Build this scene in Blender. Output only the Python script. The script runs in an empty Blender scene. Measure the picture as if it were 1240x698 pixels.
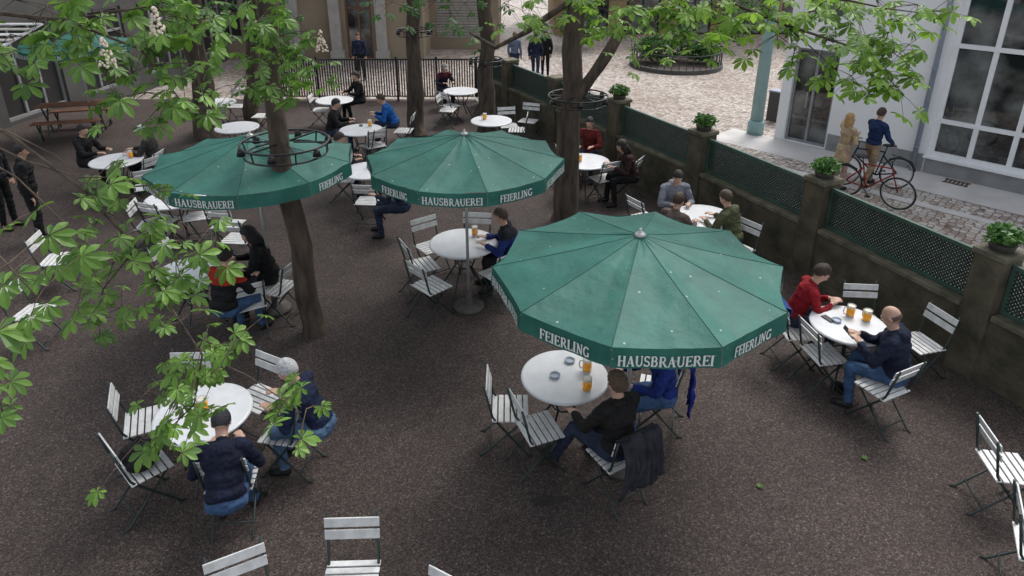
import bpy, bmesh, math, random
import numpy as np
from mathutils import Vector, Matrix, noise
random.seed(11)
SC=bpy.context.scene
COL=SC.collection
TH=math.radians(22); F=820.0; CX=620.0; CY=236.0; H=5.0
CAM=Vector((0,0,H))
ST=-0.4   # street level
def ray(px,py):
    xc=(px-CX)/F; yc=-(py-CY)/F
    return Vector((xc, math.cos(TH)+yc*math.sin(TH), -math.sin(TH)+yc*math.cos(TH)))
def G(px,py,z=0.0):
    d=ray(px,py); return CAM+d*((z-H)/d.z)
def P(px,py,t): return CAM+ray(px,py)*t

# ------------------------------------------------------------------ materials
def pm(name,c1,c2=None,scale=8.0,rough=0.7,bump=0.0,bscale=None,metal=0.0,detail=4.0,spec=0.5,trans=0.0,bd=.02,stretch=None,lo=.3,hi=.72):
    m=bpy.data.materials.new(name); m.use_nodes=True
    nt=m.node_tree; b=nt.nodes['Principled BSDF']
    b.inputs['Roughness'].default_value=rough; b.inputs['Metallic'].default_value=metal
    b.inputs['Specular IOR Level'].default_value=spec
    b.inputs['Transmission Weight'].default_value=trans
    if c2 is None: c2=tuple(x*0.72 for x in c1)
    tc=nt.nodes.new('ShaderNodeTexCoord'); src=tc.outputs['Object']
    if stretch:
        mp=nt.nodes.new('ShaderNodeMapping'); mp.inputs['Scale'].default_value=stretch; nt.links.new(src,mp.inputs['Vector']); src=mp.outputs['Vector']
    n=nt.nodes.new('ShaderNodeTexNoise'); n.inputs['Scale'].default_value=scale; n.inputs['Detail'].default_value=detail
    nt.links.new(src,n.inputs['Vector'])
    r=nt.nodes.new('ShaderNodeValToRGB'); r.color_ramp.elements[0].position=lo; r.color_ramp.elements[1].position=hi
    r.color_ramp.elements[0].color=(*c2,1); r.color_ramp.elements[1].color=(*c1,1)
    nt.links.new(n.outputs['Fac'],r.inputs['Fac']); nt.links.new(r.outputs['Color'],b.inputs['Base Color'])
    if bump>0:
        n2=nt.nodes.new('ShaderNodeTexNoise'); n2.inputs['Scale'].default_value=bscale or scale*4; n2.inputs['Detail'].default_value=5
        nt.links.new(src,n2.inputs['Vector'])
        bp=nt.nodes.new('ShaderNodeBump'); bp.inputs['Strength'].default_value=bump; bp.inputs['Distance'].default_value=bd
        nt.links.new(n2.outputs['Fac'],bp.inputs['Height']); nt.links.new(bp.outputs['Normal'],b.inputs['Normal'])
    return m

def gravel_mat():
    m=bpy.data.materials.new('gravel'); m.use_nodes=True; nt=m.node_tree; b=nt.nodes['Principled BSDF']; L=nt.links.new
    tc=nt.nodes.new('ShaderNodeTexCoord')
    v=nt.nodes.new('ShaderNodeTexVoronoi'); v.inputs['Scale'].default_value=82
    L(tc.outputs['Object'],v.inputs['Vector'])
    sep=nt.nodes.new('ShaderNodeSeparateColor'); L(v.outputs['Color'],sep.inputs['Color'])
    r=nt.nodes.new('ShaderNodeValToRGB'); e=r.color_ramp.elements
    e[0].position=0.0; e[0].color=(.024,.0185,.016,1); e[1].position=1.0; e[1].color=(.16,.135,.125,1)
    x=e.new(.4); x.color=(.05,.0385,.034,1); x=e.new(.75); x.color=(.075,.0585,.052,1); x=e.new(.94); x.color=(.10,.081,.073,1)
    L(sep.outputs[0],r.inputs['Fac'])
    n=nt.nodes.new('ShaderNodeTexNoise'); n.inputs['Scale'].default_value=0.5; n.inputs['Detail'].default_value=8; n.inputs['Roughness'].default_value=.66
    L(tc.outputs['Object'],n.inputs['Vector'])
    r2=nt.nodes.new('ShaderNodeValToRGB'); r2.color_ramp.elements[0].position=.32; r2.color_ramp.elements[0].color=(.66,.62,.60,1)
    r2.color_ramp.elements[1].position=.68; r2.color_ramp.elements[1].color=(1.25,1.21,1.2,1)
    L(n.outputs['Fac'],r2.inputs['Fac'])
    mx=nt.nodes.new('ShaderNodeMix'); mx.data_type='RGBA'; mx.blend_type='MULTIPLY'; mx.inputs[0].default_value=1
    L(r.outputs['Color'],mx.inputs[6]); L(r2.outputs['Color'],mx.inputs[7]); L(mx.outputs[2],b.inputs['Base Color'])
    b.inputs['Roughness'].default_value=.8; b.inputs['Specular IOR Level'].default_value=.3
    bp=nt.nodes.new('ShaderNodeBump'); bp.inputs['Strength'].default_value=.8; bp.inputs['Distance'].default_value=.007; bp.invert=True
    L(v.outputs['Distance'],bp.inputs['Height']); L(bp.outputs['Normal'],b.inputs['Normal'])
    return m
def cobble_mat():
    m=bpy.data.materials.new('cobbles'); m.use_nodes=True; nt=m.node_tree; b=nt.nodes['Principled BSDF']; L=nt.links.new
    tc=nt.nodes.new('ShaderNodeTexCoord')
    mp=nt.nodes.new('ShaderNodeMapping'); mp.inputs['Rotation'].default_value=(0,0,math.radians(-46)); L(tc.outputs['Object'],mp.inputs['Vector'])
    v=nt.nodes.new('ShaderNodeTexVoronoi'); v.inputs['Scale'].default_value=7.5; v.inputs['Randomness'].default_value=.5; L(mp.outputs['Vector'],v.inputs['Vector'])
    v2=nt.nodes.new('ShaderNodeTexVoronoi'); v2.feature='DISTANCE_TO_EDGE'; v2.inputs['Scale'].default_value=7.5; v2.inputs['Randomness'].default_value=.5; L(mp.outputs['Vector'],v2.inputs['Vector'])
    sep=nt.nodes.new('ShaderNodeSeparateColor'); L(v.outputs['Color'],sep.inputs['Color'])
    r=nt.nodes.new('ShaderNodeValToRGB'); e=r.color_ramp.elements
    e[0].color=(.30,.25,.215,1); e[1].color=(.60,.56,.52,1); x=e.new(.5); x.color=(.48,.43,.39,1); x=e.new(.25); x.color=(.43,.35,.30,1)
    L(sep.outputs[0],r.inputs['Fac'])
    r2=nt.nodes.new('ShaderNodeValToRGB'); r2.color_ramp.elements[0].position=.02; r2.color_ramp.elements[0].color=(.34,.31,.28,1); r2.color_ramp.elements[1].position=.12
    L(v2.outputs['Distance'],r2.inputs['Fac'])
    n=nt.nodes.new('ShaderNodeTexNoise'); n.inputs['Scale'].default_value=.35; n.inputs['Detail'].default_value=5; L(tc.outputs['Object'],n.inputs['Vector'])
    r3=nt.nodes.new('ShaderNodeValToRGB'); r3.color_ramp.elements[0].position=.35; r3.color_ramp.elements[0].color=(.76,.72,.68,1); r3.color_ramp.elements[1].position=.65
    L(n.outputs['Fac'],r3.inputs['Fac'])
    mx=nt.nodes.new('ShaderNodeMix'); mx.data_type='RGBA'; mx.blend_type='MULTIPLY'; mx.inputs[0].default_value=1
    L(r.outputs['Color'],mx.inputs[6]); L(r2.outputs['Color'],mx.inputs[7])
    my=nt.nodes.new('ShaderNodeMix'); my.data_type='RGBA'; my.blend_type='MULTIPLY'; my.inputs[0].default_value=1
    L(mx.outputs[2],my.inputs[6]); L(r3.outputs['Color'],my.inputs[7]); L(my.outputs[2],b.inputs['Base Color'])
    b.inputs['Roughness'].default_value=.6
    bp=nt.nodes.new('ShaderNodeBump'); bp.inputs['Strength'].default_value=.6; bp.inputs['Distance'].default_value=.025
    L(r2.outputs['Color'],bp.inputs['Height']); L(bp.outputs['Normal'],b.inputs['Normal'])
    return m
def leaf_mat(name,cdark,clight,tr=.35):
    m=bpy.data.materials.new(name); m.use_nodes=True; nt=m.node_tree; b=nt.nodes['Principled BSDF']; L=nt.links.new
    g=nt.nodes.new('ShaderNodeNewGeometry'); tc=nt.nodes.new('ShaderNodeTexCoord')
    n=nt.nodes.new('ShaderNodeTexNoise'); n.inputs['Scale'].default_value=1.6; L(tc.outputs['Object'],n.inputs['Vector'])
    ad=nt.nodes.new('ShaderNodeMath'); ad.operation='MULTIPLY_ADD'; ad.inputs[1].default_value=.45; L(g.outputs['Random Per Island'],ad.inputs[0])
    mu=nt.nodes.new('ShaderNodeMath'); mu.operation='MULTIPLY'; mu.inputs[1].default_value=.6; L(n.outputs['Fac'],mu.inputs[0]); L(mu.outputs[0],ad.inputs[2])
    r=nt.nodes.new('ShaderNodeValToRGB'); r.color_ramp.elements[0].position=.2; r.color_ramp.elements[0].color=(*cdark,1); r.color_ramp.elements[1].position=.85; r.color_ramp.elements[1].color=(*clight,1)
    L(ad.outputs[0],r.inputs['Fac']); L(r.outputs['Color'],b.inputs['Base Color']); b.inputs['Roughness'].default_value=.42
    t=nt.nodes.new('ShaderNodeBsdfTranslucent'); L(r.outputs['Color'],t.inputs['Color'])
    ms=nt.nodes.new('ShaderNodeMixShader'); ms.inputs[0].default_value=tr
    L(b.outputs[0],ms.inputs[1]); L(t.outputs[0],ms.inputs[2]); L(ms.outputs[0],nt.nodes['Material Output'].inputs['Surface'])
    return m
def canopy_mat():
    m=bpy.data.materials.new('green_canvas'); m.use_nodes=True; nt=m.node_tree; b=nt.nodes['Principled BSDF']; L=nt.links.new
    tc=nt.nodes.new('ShaderNodeTexCoord')
    n=nt.nodes.new('ShaderNodeTexNoise'); n.inputs['Scale'].default_value=2.0; n.inputs['Detail'].default_value=8; n.inputs['Roughness'].default_value=.68; L(tc.outputs['Object'],n.inputs['Vector'])
    r=nt.nodes.new('ShaderNodeValToRGB'); r.color_ramp.elements[0].position=.3; r.color_ramp.elements[0].color=(.010,.095,.072,1); r.color_ramp.elements[1].position=.75; r.color_ramp.elements[1].color=(.028,.175,.135,1)
    L(n.outputs['Fac'],r.inputs['Fac'])
    v=nt.nodes.new('ShaderNodeTexVoronoi'); v.inputs['Scale'].default_value=11; L(tc.outputs['Object'],v.inputs['Vector'])
    sep=nt.nodes.new('ShaderNodeSeparateColor'); L(v.outputs['Color'],sep.inputs['Color'])
    a=nt.nodes.new('ShaderNodeMath'); a.operation='LESS_THAN'; a.inputs[1].default_value=.10; L(v.outputs['Distance'],a.inputs[0])
    c=nt.nodes.new('ShaderNodeMath'); c.operation='GREATER_THAN'; c.inputs[1].default_value=.74; L(sep.outputs[0],c.inputs[0])
    d=nt.nodes.new('ShaderNodeMath'); d.operation='MULTIPLY'; L(a.outputs[0],d.inputs[0]); L(c.outputs[0],d.inputs[1])
    mx=nt.nodes.new('ShaderNodeMix'); mx.data_type='RGBA'; L(d.outputs[0],mx.inputs[0]); L(r.outputs['Color'],mx.inputs[6]); mx.inputs[7].default_value=(.35,.42,.35,1)
    L(mx.outputs[2],b.inputs['Base Color']); b.inputs['Roughness'].default_value=.6
    n2=nt.nodes.new('ShaderNodeTexNoise'); n2.inputs['Scale'].default_value=4; n2.inputs['Detail'].default_value=4; L(tc.outputs['Object'],n2.inputs['Vector'])
    bp=nt.nodes.new('ShaderNodeBump'); bp.inputs['Strength'].default_value=.5; bp.inputs['Distance'].default_value=.05; L(n2.outputs['Fac'],bp.inputs['Height']); L(bp.outputs['Normal'],b.inputs['Normal'])
    t=nt.nodes.new('ShaderNodeBsdfTranslucent'); L(mx.outputs[2],t.inputs['Color'])
    ms=nt.nodes.new('ShaderNodeMixShader'); ms.inputs[0].default_value=.12
    L(b.outputs[0],ms.inputs[1]); L(t.outputs[0],ms.inputs[2]); L(ms.outputs[0],nt.nodes['Material Output'].inputs['Surface'])
    return m
M={}
M['glass']=pm('painted_reflection_glass',(.20,.21,.205),(.010,.012,.014),1.1,.04,spec=1.0,detail=7,lo=.42,hi=.68)  # pale noise blotches in the pane colour stand in for reflections
M['gravel']=gravel_mat(); M['cobble']=cobble_mat(); M['canvas']=canopy_mat()
M['seam']=pm('canvas_seam',(.008,.07,.052),None,10,.7)
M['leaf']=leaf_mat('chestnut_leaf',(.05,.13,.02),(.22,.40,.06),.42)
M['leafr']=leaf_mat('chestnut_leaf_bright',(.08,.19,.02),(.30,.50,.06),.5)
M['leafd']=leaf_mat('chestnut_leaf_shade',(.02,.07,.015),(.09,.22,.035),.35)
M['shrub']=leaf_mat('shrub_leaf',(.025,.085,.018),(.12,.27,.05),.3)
M['bark']=pm('bark',(.115,.083,.058),(.024,.018,.014),9,.9,1.0,22,bd=.03,stretch=(1,1,.28),detail=8)
M['white']=pm('white_paint',(.70,.70,.69),(.52,.52,.50),14,.45,.05,60)
M['tablew']=pm('white_tabletop',(.72,.73,.74),(.60,.61,.62),4,.3)
M['metal']=pm('dark_green_metal',(.022,.04,.035),(.012,.02,.018),20,.45)
M['black']=pm('black_metal',(.018,.018,.018),(.008,.008,.008),20,.4)
M['pole']=pm('grey_pole',(.42,.43,.42),(.33,.34,.33),9,.4,metal=.3)
M['concrete']=pm('concrete',(.10,.09,.08),(.06,.053,.047),10,.85,.3)
M['letter']=pm('white_lettering',(.74,.76,.74),(.66,.68,.66),10,.6)
M['wall']=pm('mossy_stone',(.12,.10,.065),(.036,.034,.02),3.0,.9,.9,14,detail=10)
M['cope']=pm('weathered_coping',(.17,.15,.105),(.06,.056,.035),5,.85,.5,20,detail=8)
M['lattice']=pm('green_lattice',(.018,.045,.033),(.010,.026,.02),6,.5)
M['rail']=pm('green_rail',(.05,.10,.075),(.03,.065,.05),6,.5)
M['plaster']=pm('white_plaster',(.82,.82,.81),(.74,.74,.74),.8,.85,.1,30)
M['beige']=pm('beige_plaster',(.30,.24,.165),(.20,.155,.11),.6,.9,.1,20,detail=8)
M['ochre']=pm('ochre_plaster',(.34,.25,.12),(.22,.16,.08),.7,.9,.1,20)
M['greystone']=pm('grey_stone',(.30,.30,.30),(.20,.20,.20),3,.8,.3)
M['leftwall']=pm('left_grey_plaster',(.10,.096,.09),(.06,.058,.055),1,.85,.2)
M['slab']=pm('pavement_slab',(.60,.58,.56),(.47,.45,.43),2,.7,.2,20)
M['teal']=pm('teal_paint',(.30,.44,.43),(.22,.35,.35),3,.55)
M['frame']=pm('white_frame',(.82,.82,.82),(.74,.74,.74),3,.4)
M['zinc']=pm('zinc_pipe',(.34,.38,.46),(.26,.30,.36),4,.45,metal=.3)
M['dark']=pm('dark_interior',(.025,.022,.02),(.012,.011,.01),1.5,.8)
M['wood']=pm('brown_wood',(.20,.085,.04),(.11,.045,.025),6,.6)
M['rust']=pm('rusty_iron',(.11,.065,.045),(.06,.04,.03),9,.7)
M['beer']=pm('beer',(.95,.42,.02),(.80,.28,.012),30,.12)
M['foam']=pm('foam',(.80,.74,.60),None,20,.6)
M['mugglass']=pm('clear_glass',(.55,.58,.56),(.45,.48,.46),5,.08,spec=.9)
M['litter']=leaf_mat('litter',(.06,.045,.025),(.22,.19,.12),.1)
M['blossom']=pm('blossom',(.75,.68,.55),(.6,.5,.4),30,.8)
M['darkspot']=pm('dark_gravel',(.02,.016,.014),(.012,.01,.009),20,.5,.6,60)
M['tyre']=pm('tyre',(.015,.015,.015),None,10,.7)
M['louvre']=pm('pale_louvre',(.42,.40,.36),(.32,.30,.27),3,.6)
M['eyew']=pm('eye_white',(.7,.68,.65),None,10,.3)
_cc={}
def cloth(c,rough=.85):
    k=('c',rough)+tuple(c)
    if k not in _cc: _cc[k]=pm('cloth',c,tuple(x*.5 for x in c),7,rough,1.0,14,spec=.25,bd=.03)
    return _cc[k]
def skinm(c):
    k=('s',)+tuple(c)
    if k not in _cc: _cc[k]=pm('skin',c,tuple(x*.85 for x in c),12,.5)
    return _cc[k]
def hairm(c):
    k=('h',)+tuple(c)
    if k not in _cc: _cc[k]=pm('hair',c,tuple(x*.5 for x in c),40,.6,.8,80)
    return _cc[k]

# ------------------------------------------------------------------ mesh builder
class MB:
    def __init__(s): s.v=[]; s.f=[]; s.m=[]
    def quad(s,*p,mi=0):
        k=len(s.v); s.v+= [tuple(q) for q in p]; s.f.append(tuple(range(k,k+len(p)))); s.m.append(mi)
    def box(s,c,d,R=None,mi=0):
        k=len(s.v); c=Vector(c)
        for x in (-.5,.5):
            for y in (-.5,.5):
                for z in (-.5,.5):
                    q=Vector((x*d[0],y*d[1],z*d[2]))
                    if R is not None: q=R@q
                    s.v.append(tuple(c+q))
        for a in ((0,1,3,2),(4,6,7,5),(0,4,5,1),(2,3,7,6),(0,2,6,4),(1,5,7,3)):
            s.f.append(tuple(k+i for i in a)); s.m.append(mi)
    def bar(s,a,b,w,d,up=(0,0,1),mi=0):
        a=Vector(a); b=Vector(b); z=(b-a); L=z.length; z.normalize(); u=Vector(up)
        x=u.cross(z)
        if x.length<1e-4: x=Vector((1,0,0)).cross(z)
        x.normalize(); y=z.cross(x)
        R=Matrix((x,y,z)).transposed()
        s.box((a+b)/2,(w,d,L),R,mi)
    def tube(s,pts,rad,n=8,mi=0,cap=True):
        pts=[Vector(p) for p in pts]
        if not hasattr(rad,'__len__'): rad=[rad]*len(pts)
        k=len(s.v); ref=None
        for i,p in enumerate(pts):
            t=(pts[min(i+1,len(pts)-1)]-pts[max(i-1,0)]).normalized()
            if ref is None:
                ref=Vector((0,0,1)) if abs(t.z)<.9 else Vector((1,0,0))
            x=ref.cross(t)
            if x.length<1e-3: x=Vector((0,1,0)).cross(t)
            x.normalize(); y=t.cross(x); ref=y.copy()
            for j in range(n):
                a=2*math.pi*j/n
                s.v.append(tuple(p+(x*math.cos(a)+y*math.sin(a))*rad[i]))
        for i in range(len(pts)-1):
            for j in range(n):
                j2=(j+1)%n
                s.f.append((k+i*n+j,k+i*n+j2,k+(i+1)*n+j2,k+(i+1)*n+j)); s.m.append(mi)
        if cap:
            s.f.append(tuple(k+j for j in reversed(range(n)))); s.m.append(mi)
            s.f.append(tuple(k+(len(pts)-1)*n+j for j in range(n))); s.m.append(mi)
    def ring(s,c,R,r,n=32,m=6,mi=0,axis='z',Mx=None):
        k=len(s.v); c=Vector(c)
        for i in range(n):
            a=2*math.pi*i/n
            for j in range(m):
                b=2*math.pi*j/m
                q=Vector(((R+r*math.cos(b))*math.cos(a),(R+r*math.cos(b))*math.sin(a),r*math.sin(b)))
                if axis=='y': q=Vector((q.x,q.z,q.y))
                if Mx is not None: q=Mx@q
                s.v.append(tuple(c+q))
        for i in range(n):
            for j in range(m):
                s.f.append((k+i*m+j,k+((i+1)%n)*m+j,k+((i+1)%n)*m+(j+1)%m,k+i*m+(j+1)%m)); s.m.append(mi)
    def lathe(s,prof,c=(0,0,0),n=24,mi=0):
        k=len(s.v); c=Vector(c)
        for (r,z) in prof:
            for j in range(n):
                a=2*math.pi*j/n; s.v.append((c.x+r*math.cos(a),c.y+r*math.sin(a),c.z+z))
        for i in range(len(prof)-1):
            for j in range(n):
                s.f.append((k+i*n+j,k+i*n+(j+1)%n,k+(i+1)*n+(j+1)%n,k+(i+1)*n+j)); s.m.append(mi)
        s.f.append(tuple(k+j for j in reversed(range(n)))); s.m.append(mi)
        s.f.append(tuple(k+(len(prof)-1)*n+j for j in range(n))); s.m.append(mi)
    def ell(s,c,r,R=None,n=12,m=8,mi=0):
        k=len(s.v); c=Vector(c)
        vs=[Vector((0,0,1))]
        for i in range(1,m):
            p=math.pi*i/m
            for j in range(n):
                a=2*math.pi*j/n; vs.append(Vector((math.sin(p)*math.cos(a),math.sin(p)*math.sin(a),math.cos(p))))
        vs.append(Vector((0,0,-1)))
        for q in vs:
            q=Vector((q.x*r[0],q.y*r[1],q.z*r[2]))
            if R is not None: q=R@q
            s.v.append(tuple(c+q))
        for j in range(n):
            s.f.append((k,k+1+j,k+1+(j+1)%n)); s.m.append(mi)
        for i in range(m-2):
            for j in range(n):
                a=k+1+i*n
                s.f.append((a+j,a+n+j,a+n+(j+1)%n,a+(j+1)%n)); s.m.append(mi)
        e=k+1+(m-1)*n; a=k+1+(m-2)*n
        for j in range(n):
            s.f.append((e,a+(j+1)%n,a+j)); s.m.append(mi)
    def build(s,name,mats,parent=None,smooth=False,bevel=0):
        me=bpy.data.meshes.new(name); me.from_pydata(s.v,[],s.f); 
        if not isinstance(mats,(list,tuple)): mats=[mats]
        for q in mats: me.materials.append(q)
        if len(mats)>1: me.polygons.foreach_set('material_index',s.m)
        if smooth: me.polygons.foreach_set('use_smooth',[len(f)<=4 for f in s.f])
        me.update()
        o=bpy.data.objects.new(name,me); COL.objects.link(o)
        if parent: o.parent=parent
        if bevel:
            b=o.modifiers.new('bevel','BEVEL'); b.width=bevel; b.segments=2; b.limit_method='ANGLE'
        return o
def tag(o,label=None,cat=None,group=None,kind=None):
    if label: o['label']=label
    if cat: o['category']=cat
    if group: o['group']=group
    if kind: o['kind']=kind
    return o
def empty(name,loc=(0,0,0),rz=0,label=None,cat=None,group=None):
    o=bpy.data.objects.new(name,None); COL.objects.link(o); o.location=loc; o.rotation_euler=(0,0,rz); o.empty_display_size=.1
    return tag(o,label,cat,group)
def kids(o): return [c for c in COL.objects if c.parent==o]
ch_map={}
def copy_tree(o,parent=None):
    c=o.copy(); COL.objects.link(c); c.parent=parent
    for k in ch_map.get(o.name,[]): copy_tree(k,c)
    return c

# ------------------------------------------------------------------ ground
P1=G(1212,303,1.585); P2=G(998,215,1.585); P3=G(852,158,1.585); P4=G(750,120,1.585); P6=G(617,72,1.585)
pil=[Vector((p.x,p.y,0)) for p in (P1,P2,P3,P4)]+[Vector(((P4.x+P6.x)/2,(P4.y+P6.y)/2,0)),Vector((P6.x,P6.y,0))]
d0=(pil[0]-pil[1]).normalized()
pil=[pil[0]+d0*5.0,pil[0]+d0*2.5]+pil
RY=19.9
endp=pil[-1]+(pil[-1]-pil[-2]).normalized()*1.9; 
m=MB(); m.quad((-300,-60,ST),(300,-60,ST),(300,400,ST),(-300,400,ST)); tag(m.build('street',M['cobble']),kind='structure')
poly=[(-16,-3),(pil[0].x+.5,-3)]+[(pil[0].x+.5,pil[0].y-.6)]+[(p.x,p.y) for p in pil]+[(endp.x,endp.y),(endp.x,RY+.2),(-16,RY+.2)]
m=MB(); n=len(poly)
m.quad(*[(x,y,0) for x,y in poly])
for i in range(n):
    a=poly[i]; b=poly[(i+1)%n]; m.quad((a[0],a[1],0),(b[0],b[1],0),(b[0],b[1],ST+.001),(a[0],a[1],ST+.001))
tag(m.build('gravel_ground',M['gravel']),kind='structure')
m=MB(); c=G(665,606,.004); pts=[]
for i in range(18):
    a=2*math.pi*i/18; r=1+.25*math.sin(3*a+1)+.12*random.random(); pts.append((c.x+.17*r*math.cos(a),c.y+.05*r*math.sin(a)+.02*math.cos(a),.004))
m.quad(*pts); tag(m.build('dark_patch',M['darkspot']),kind='structure')  # flat irregular sheet, darker than the gravel around it
m=MB()
for i in range(2200):
    y=2.2+17*random.random()**1.6; x=random.uniform(-.95,.95)*y*1.0
    if x>7.2-.45*y+1.2: continue
    s=random.uniform(.005,.014); a=random.random()*6.28
    u=Vector((math.cos(a),math.sin(a),random.uniform(-.2,.2)))*s; w=Vector((-math.sin(a),math.cos(a),random.uniform(-.2,.2)))*s*.5; c=Vector((x,y,.007))
    m.quad(c-u,c-w,c+u,c+w)
tag(m.build('fallen_leaves',M['litter']),'small dry leaves and petals scattered over the dark gravel','leaf litter',kind='stuff')

# ------------------------------------------------------------------ garden wall with lattice
W=empty('garden_wall',(0,0,0),0,'mossy stone garden wall with green lattice panels between square pillars along the street','wall')
allp=pil+[endp]
for i in range(len(allp)-1):
    a=allp[i]; b=allp[i+1]; u=(b-a).normalized(); L=(b-a).length; n_=Vector((-u.y,u.x,0)); 
    if n_.x<0: n_=-n_
    R=Matrix((u,n_,Vector((0,0,1)))).transposed()
    mid=(a+b)/2
    m=MB(); m.box(mid+Vector((0,0,(.80+ST)/2)),(L-.30,.24,.80-ST),R); m.build('wall_body',M['wall'],W)
    m=MB(); m.box(mid+Vector((0,0,.835)),(L-.36,.31,.07),R); m.build('coping',M['cope'],W,bevel=.012)
    if L<1.2: continue
    pw=L-.36; z0=.90; z1=1.46; hh=z1-z0
    m=MB(); 
    sp=.050; k=int((pw+hh)/sp)
    for s_ in (1,-1):
        for j in range(1,k):
            x0=-pw/2-(hh if s_>0 else 0)+j*sp
            if s_>0: A=(x0,0); B=(x0+hh,hh)
            else: A=(x0,0); B=(x0-hh,hh)
            def clip(A,B):
                (xa,ya),(xb,yb)=A,B
                t0,t1=0,1; dx=xb-xa
                for lim,sg in ((-pw/2,1),(pw/2,-1)):
                    fa=sg*(xa-lim); fb=sg*(xb-lim)
                    if fa<0 and fb<0: return None
                    if fa<0: t0=max(t0,fa/(fa-fb))
                    if fb<0: t1=min(t1,fa/(fa-fb))
                if t1-t0<.04: return None
                return ((xa+dx*t0,ya+(yb-ya)*t0),(xa+dx*t1,ya+(yb-ya)*t1))
            r_=clip(A,B)
            if not r_: continue
            off=n_*(.006*s_)
            q0=mid+u*r_[0][0]+Vector((0,0,z0+r_[0][1]))+off; q1=mid+u*r_[1][0]+Vector((0,0,z0+r_[1][1]))+off
            m.bar(q0,q1,.009,.0225,up=u.cross(Vector((0,0,1))).cross((q1-q0)))
    lp=m.build('lattice_panel',M['lattice'],W)
    m=MB()
    m.box(mid+Vector((0,0,z1+.0)),(pw-.002,.05,.05),R); m.box(mid+Vector((0,0,z0)),(pw-.002,.05,.045),R)
    for sg in (-1,1): m.box(mid+u*sg*(pw/2-.02)+Vector((0,0,(z0+z1)/2)),(.04,.046,hh-.05),R)
    m.build('panel_frame',M['rail'],lp)
for i,p in enumerate(pil):
    a=allp[i]; b=allp[i+1]; u=(b-a).normalized(); ang=math.atan2(u.y,u.x)
    R=Matrix.Rotation(ang,3,'Z')
    m=MB(); m.box(p+Vector((0,0,(1.52+ST)/2)),(.33,.35,1.52-ST),R); 
    q=m.build('pillar',M['wall'],W,bevel=.012)
    m=MB(); m.box(p+Vector((0,0,1.56)),(.38,.40,.07),R); m.build('pillar_cap',M['cope'],q,bevel=.012)

def shrub(p,r,h,n,lab,cat='potted shrub',group=None,mat='shrub',pot=True,name='potted_shrub',ls=.05):
    o=empty(name,p,0,lab,cat,group)
    if pot:
        m=MB(); m.lathe([(.12,0),(.14,.07),(.145,.075),(.12,.07)],n=16); m.build('pot',M['concrete'],o,True)
    m=MB()
    for i in range(n):
        v=Vector((random.gauss(0,1),random.gauss(0,1),random.gauss(0,1))).normalized()*random.random()**.33
        lump=1+.5*noise.noise(v*2.3+Vector(p))
        c=Vector((v.x*r*lump,v.y*r*lump,(h*.55+v.z*h*.45*lump)+(.05 if pot else 0)))
        s=ls*random.uniform(.6,1.2); a=Vector((random.gauss(0,1),random.gauss(0,1),random.gauss(0,.5))).normalized()*s
        b=a.cross(Vector((random.gauss(0,1),random.gauss(0,1),random.gauss(0,1)))).normalized()*s*.4
        m.quad(c-a,c-b,c+a,c+b)
    m.build('foliage',M[mat],o)
    return o
labs={2:'leafy green plant on the nearest wall pillar at the right edge',3:'leafy green plant on the wall pillar in front of the couple with the bicycle',4:'small leafy plant on the wall pillar beside the teal mast',5:'small leafy plant on the far wall pillar beside the forked trunk'}
for i,lb in labs.items():
    if i<len(pil): shrub(pil[i]+Vector((0,0,1.597)),.20,.22,520,lb,group='plants on the wall pillars',ls=.045)

# ------------------------------------------------------------------ buildings
def facade(root,L,Hh,ops,mat,depth=.22,x0=0,z0=0,name='wall'):
    xs=sorted(set([x0,x0+L]+[o[0] for o in ops]+[o[1] for o in ops])); zs=sorted(set([z0,z0+Hh]+[o[2] for o in ops]+[o[3] for o in ops]))
    m=MB()
    for i in range(len(xs)-1):
        for j in range(len(zs)-1):
            cx=(xs[i]+xs[i+1])/2; cz=(zs[j]+zs[j+1])/2
            if any(o[0]<cx<o[1] and o[2]<cz<o[3] for o in ops): continue
            m.quad((xs[i],0,zs[j]),(xs[i+1],0,zs[j]),(xs[i+1],0,zs[j+1]),(xs[i],0,zs[j+1]))
    for o in ops:
        a,b,c,d=o[:4]
        m.quad((a,0,c),(a,0,d),(a,depth,d),(a,depth,c)); m.quad((b,0,d),(b,0,c),(b,depth,c),(b,depth,d))
        m.quad((a,0,d),(b,0,d),(b,depth,d),(a,depth,d)); m.quad((b,0,c),(a,0,c),(a,depth,c),(b,depth,c))
    D=7
    m.quad((x0,0,z0),(x0,0,z0+Hh),(x0,D,z0+Hh),(x0,D,z0)); m.quad((x0+L,0,z0+Hh),(x0+L,0,z0),(x0+L,D,z0),(x0+L,D,z0+Hh))
    m.quad((x0,0,z0+Hh),(x0+L,0,z0+Hh),(x0+L,D,z0+Hh),(x0,D,z0+Hh)); m.quad((x0+L,D,z0),(x0,D,z0),(x0,D,z0+Hh),(x0+L,D,z0+Hh))
    return m.build(name,mat,root)
def window(root,a,b,c,d,nx,zb,fm,y=.12,fw=.07,gm=None,name='window',pname='pane'):
    m=MB()
    m.box(((a+b)/2,y,c+fw/2),(b-a,.07,fw)); m.box(((a+b)/2,y,d-fw/2),(b-a,.07,fw))
    for i in range(nx+1):
        x=a+fw/2+(b-a-fw)*i/nx; m.box((x,y-.001*(i%2),(c+d)/2),(fw,.066,d-c-2*fw))
    for z in zb: m.box(((a+b)/2,y-.004,z),(b-a-2*fw,.078,fw*.95))
    w=m.build(name,fm,root)
    m=MB(); m.quad((a+.01,y+.02,c+.01),(b-.01,y+.02,c+.01),(b-.01,y+.02,d-.01),(a+.01,y+.02,d-.01)); m.build(pname,gm or M['glass'],w)
    return w
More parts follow.
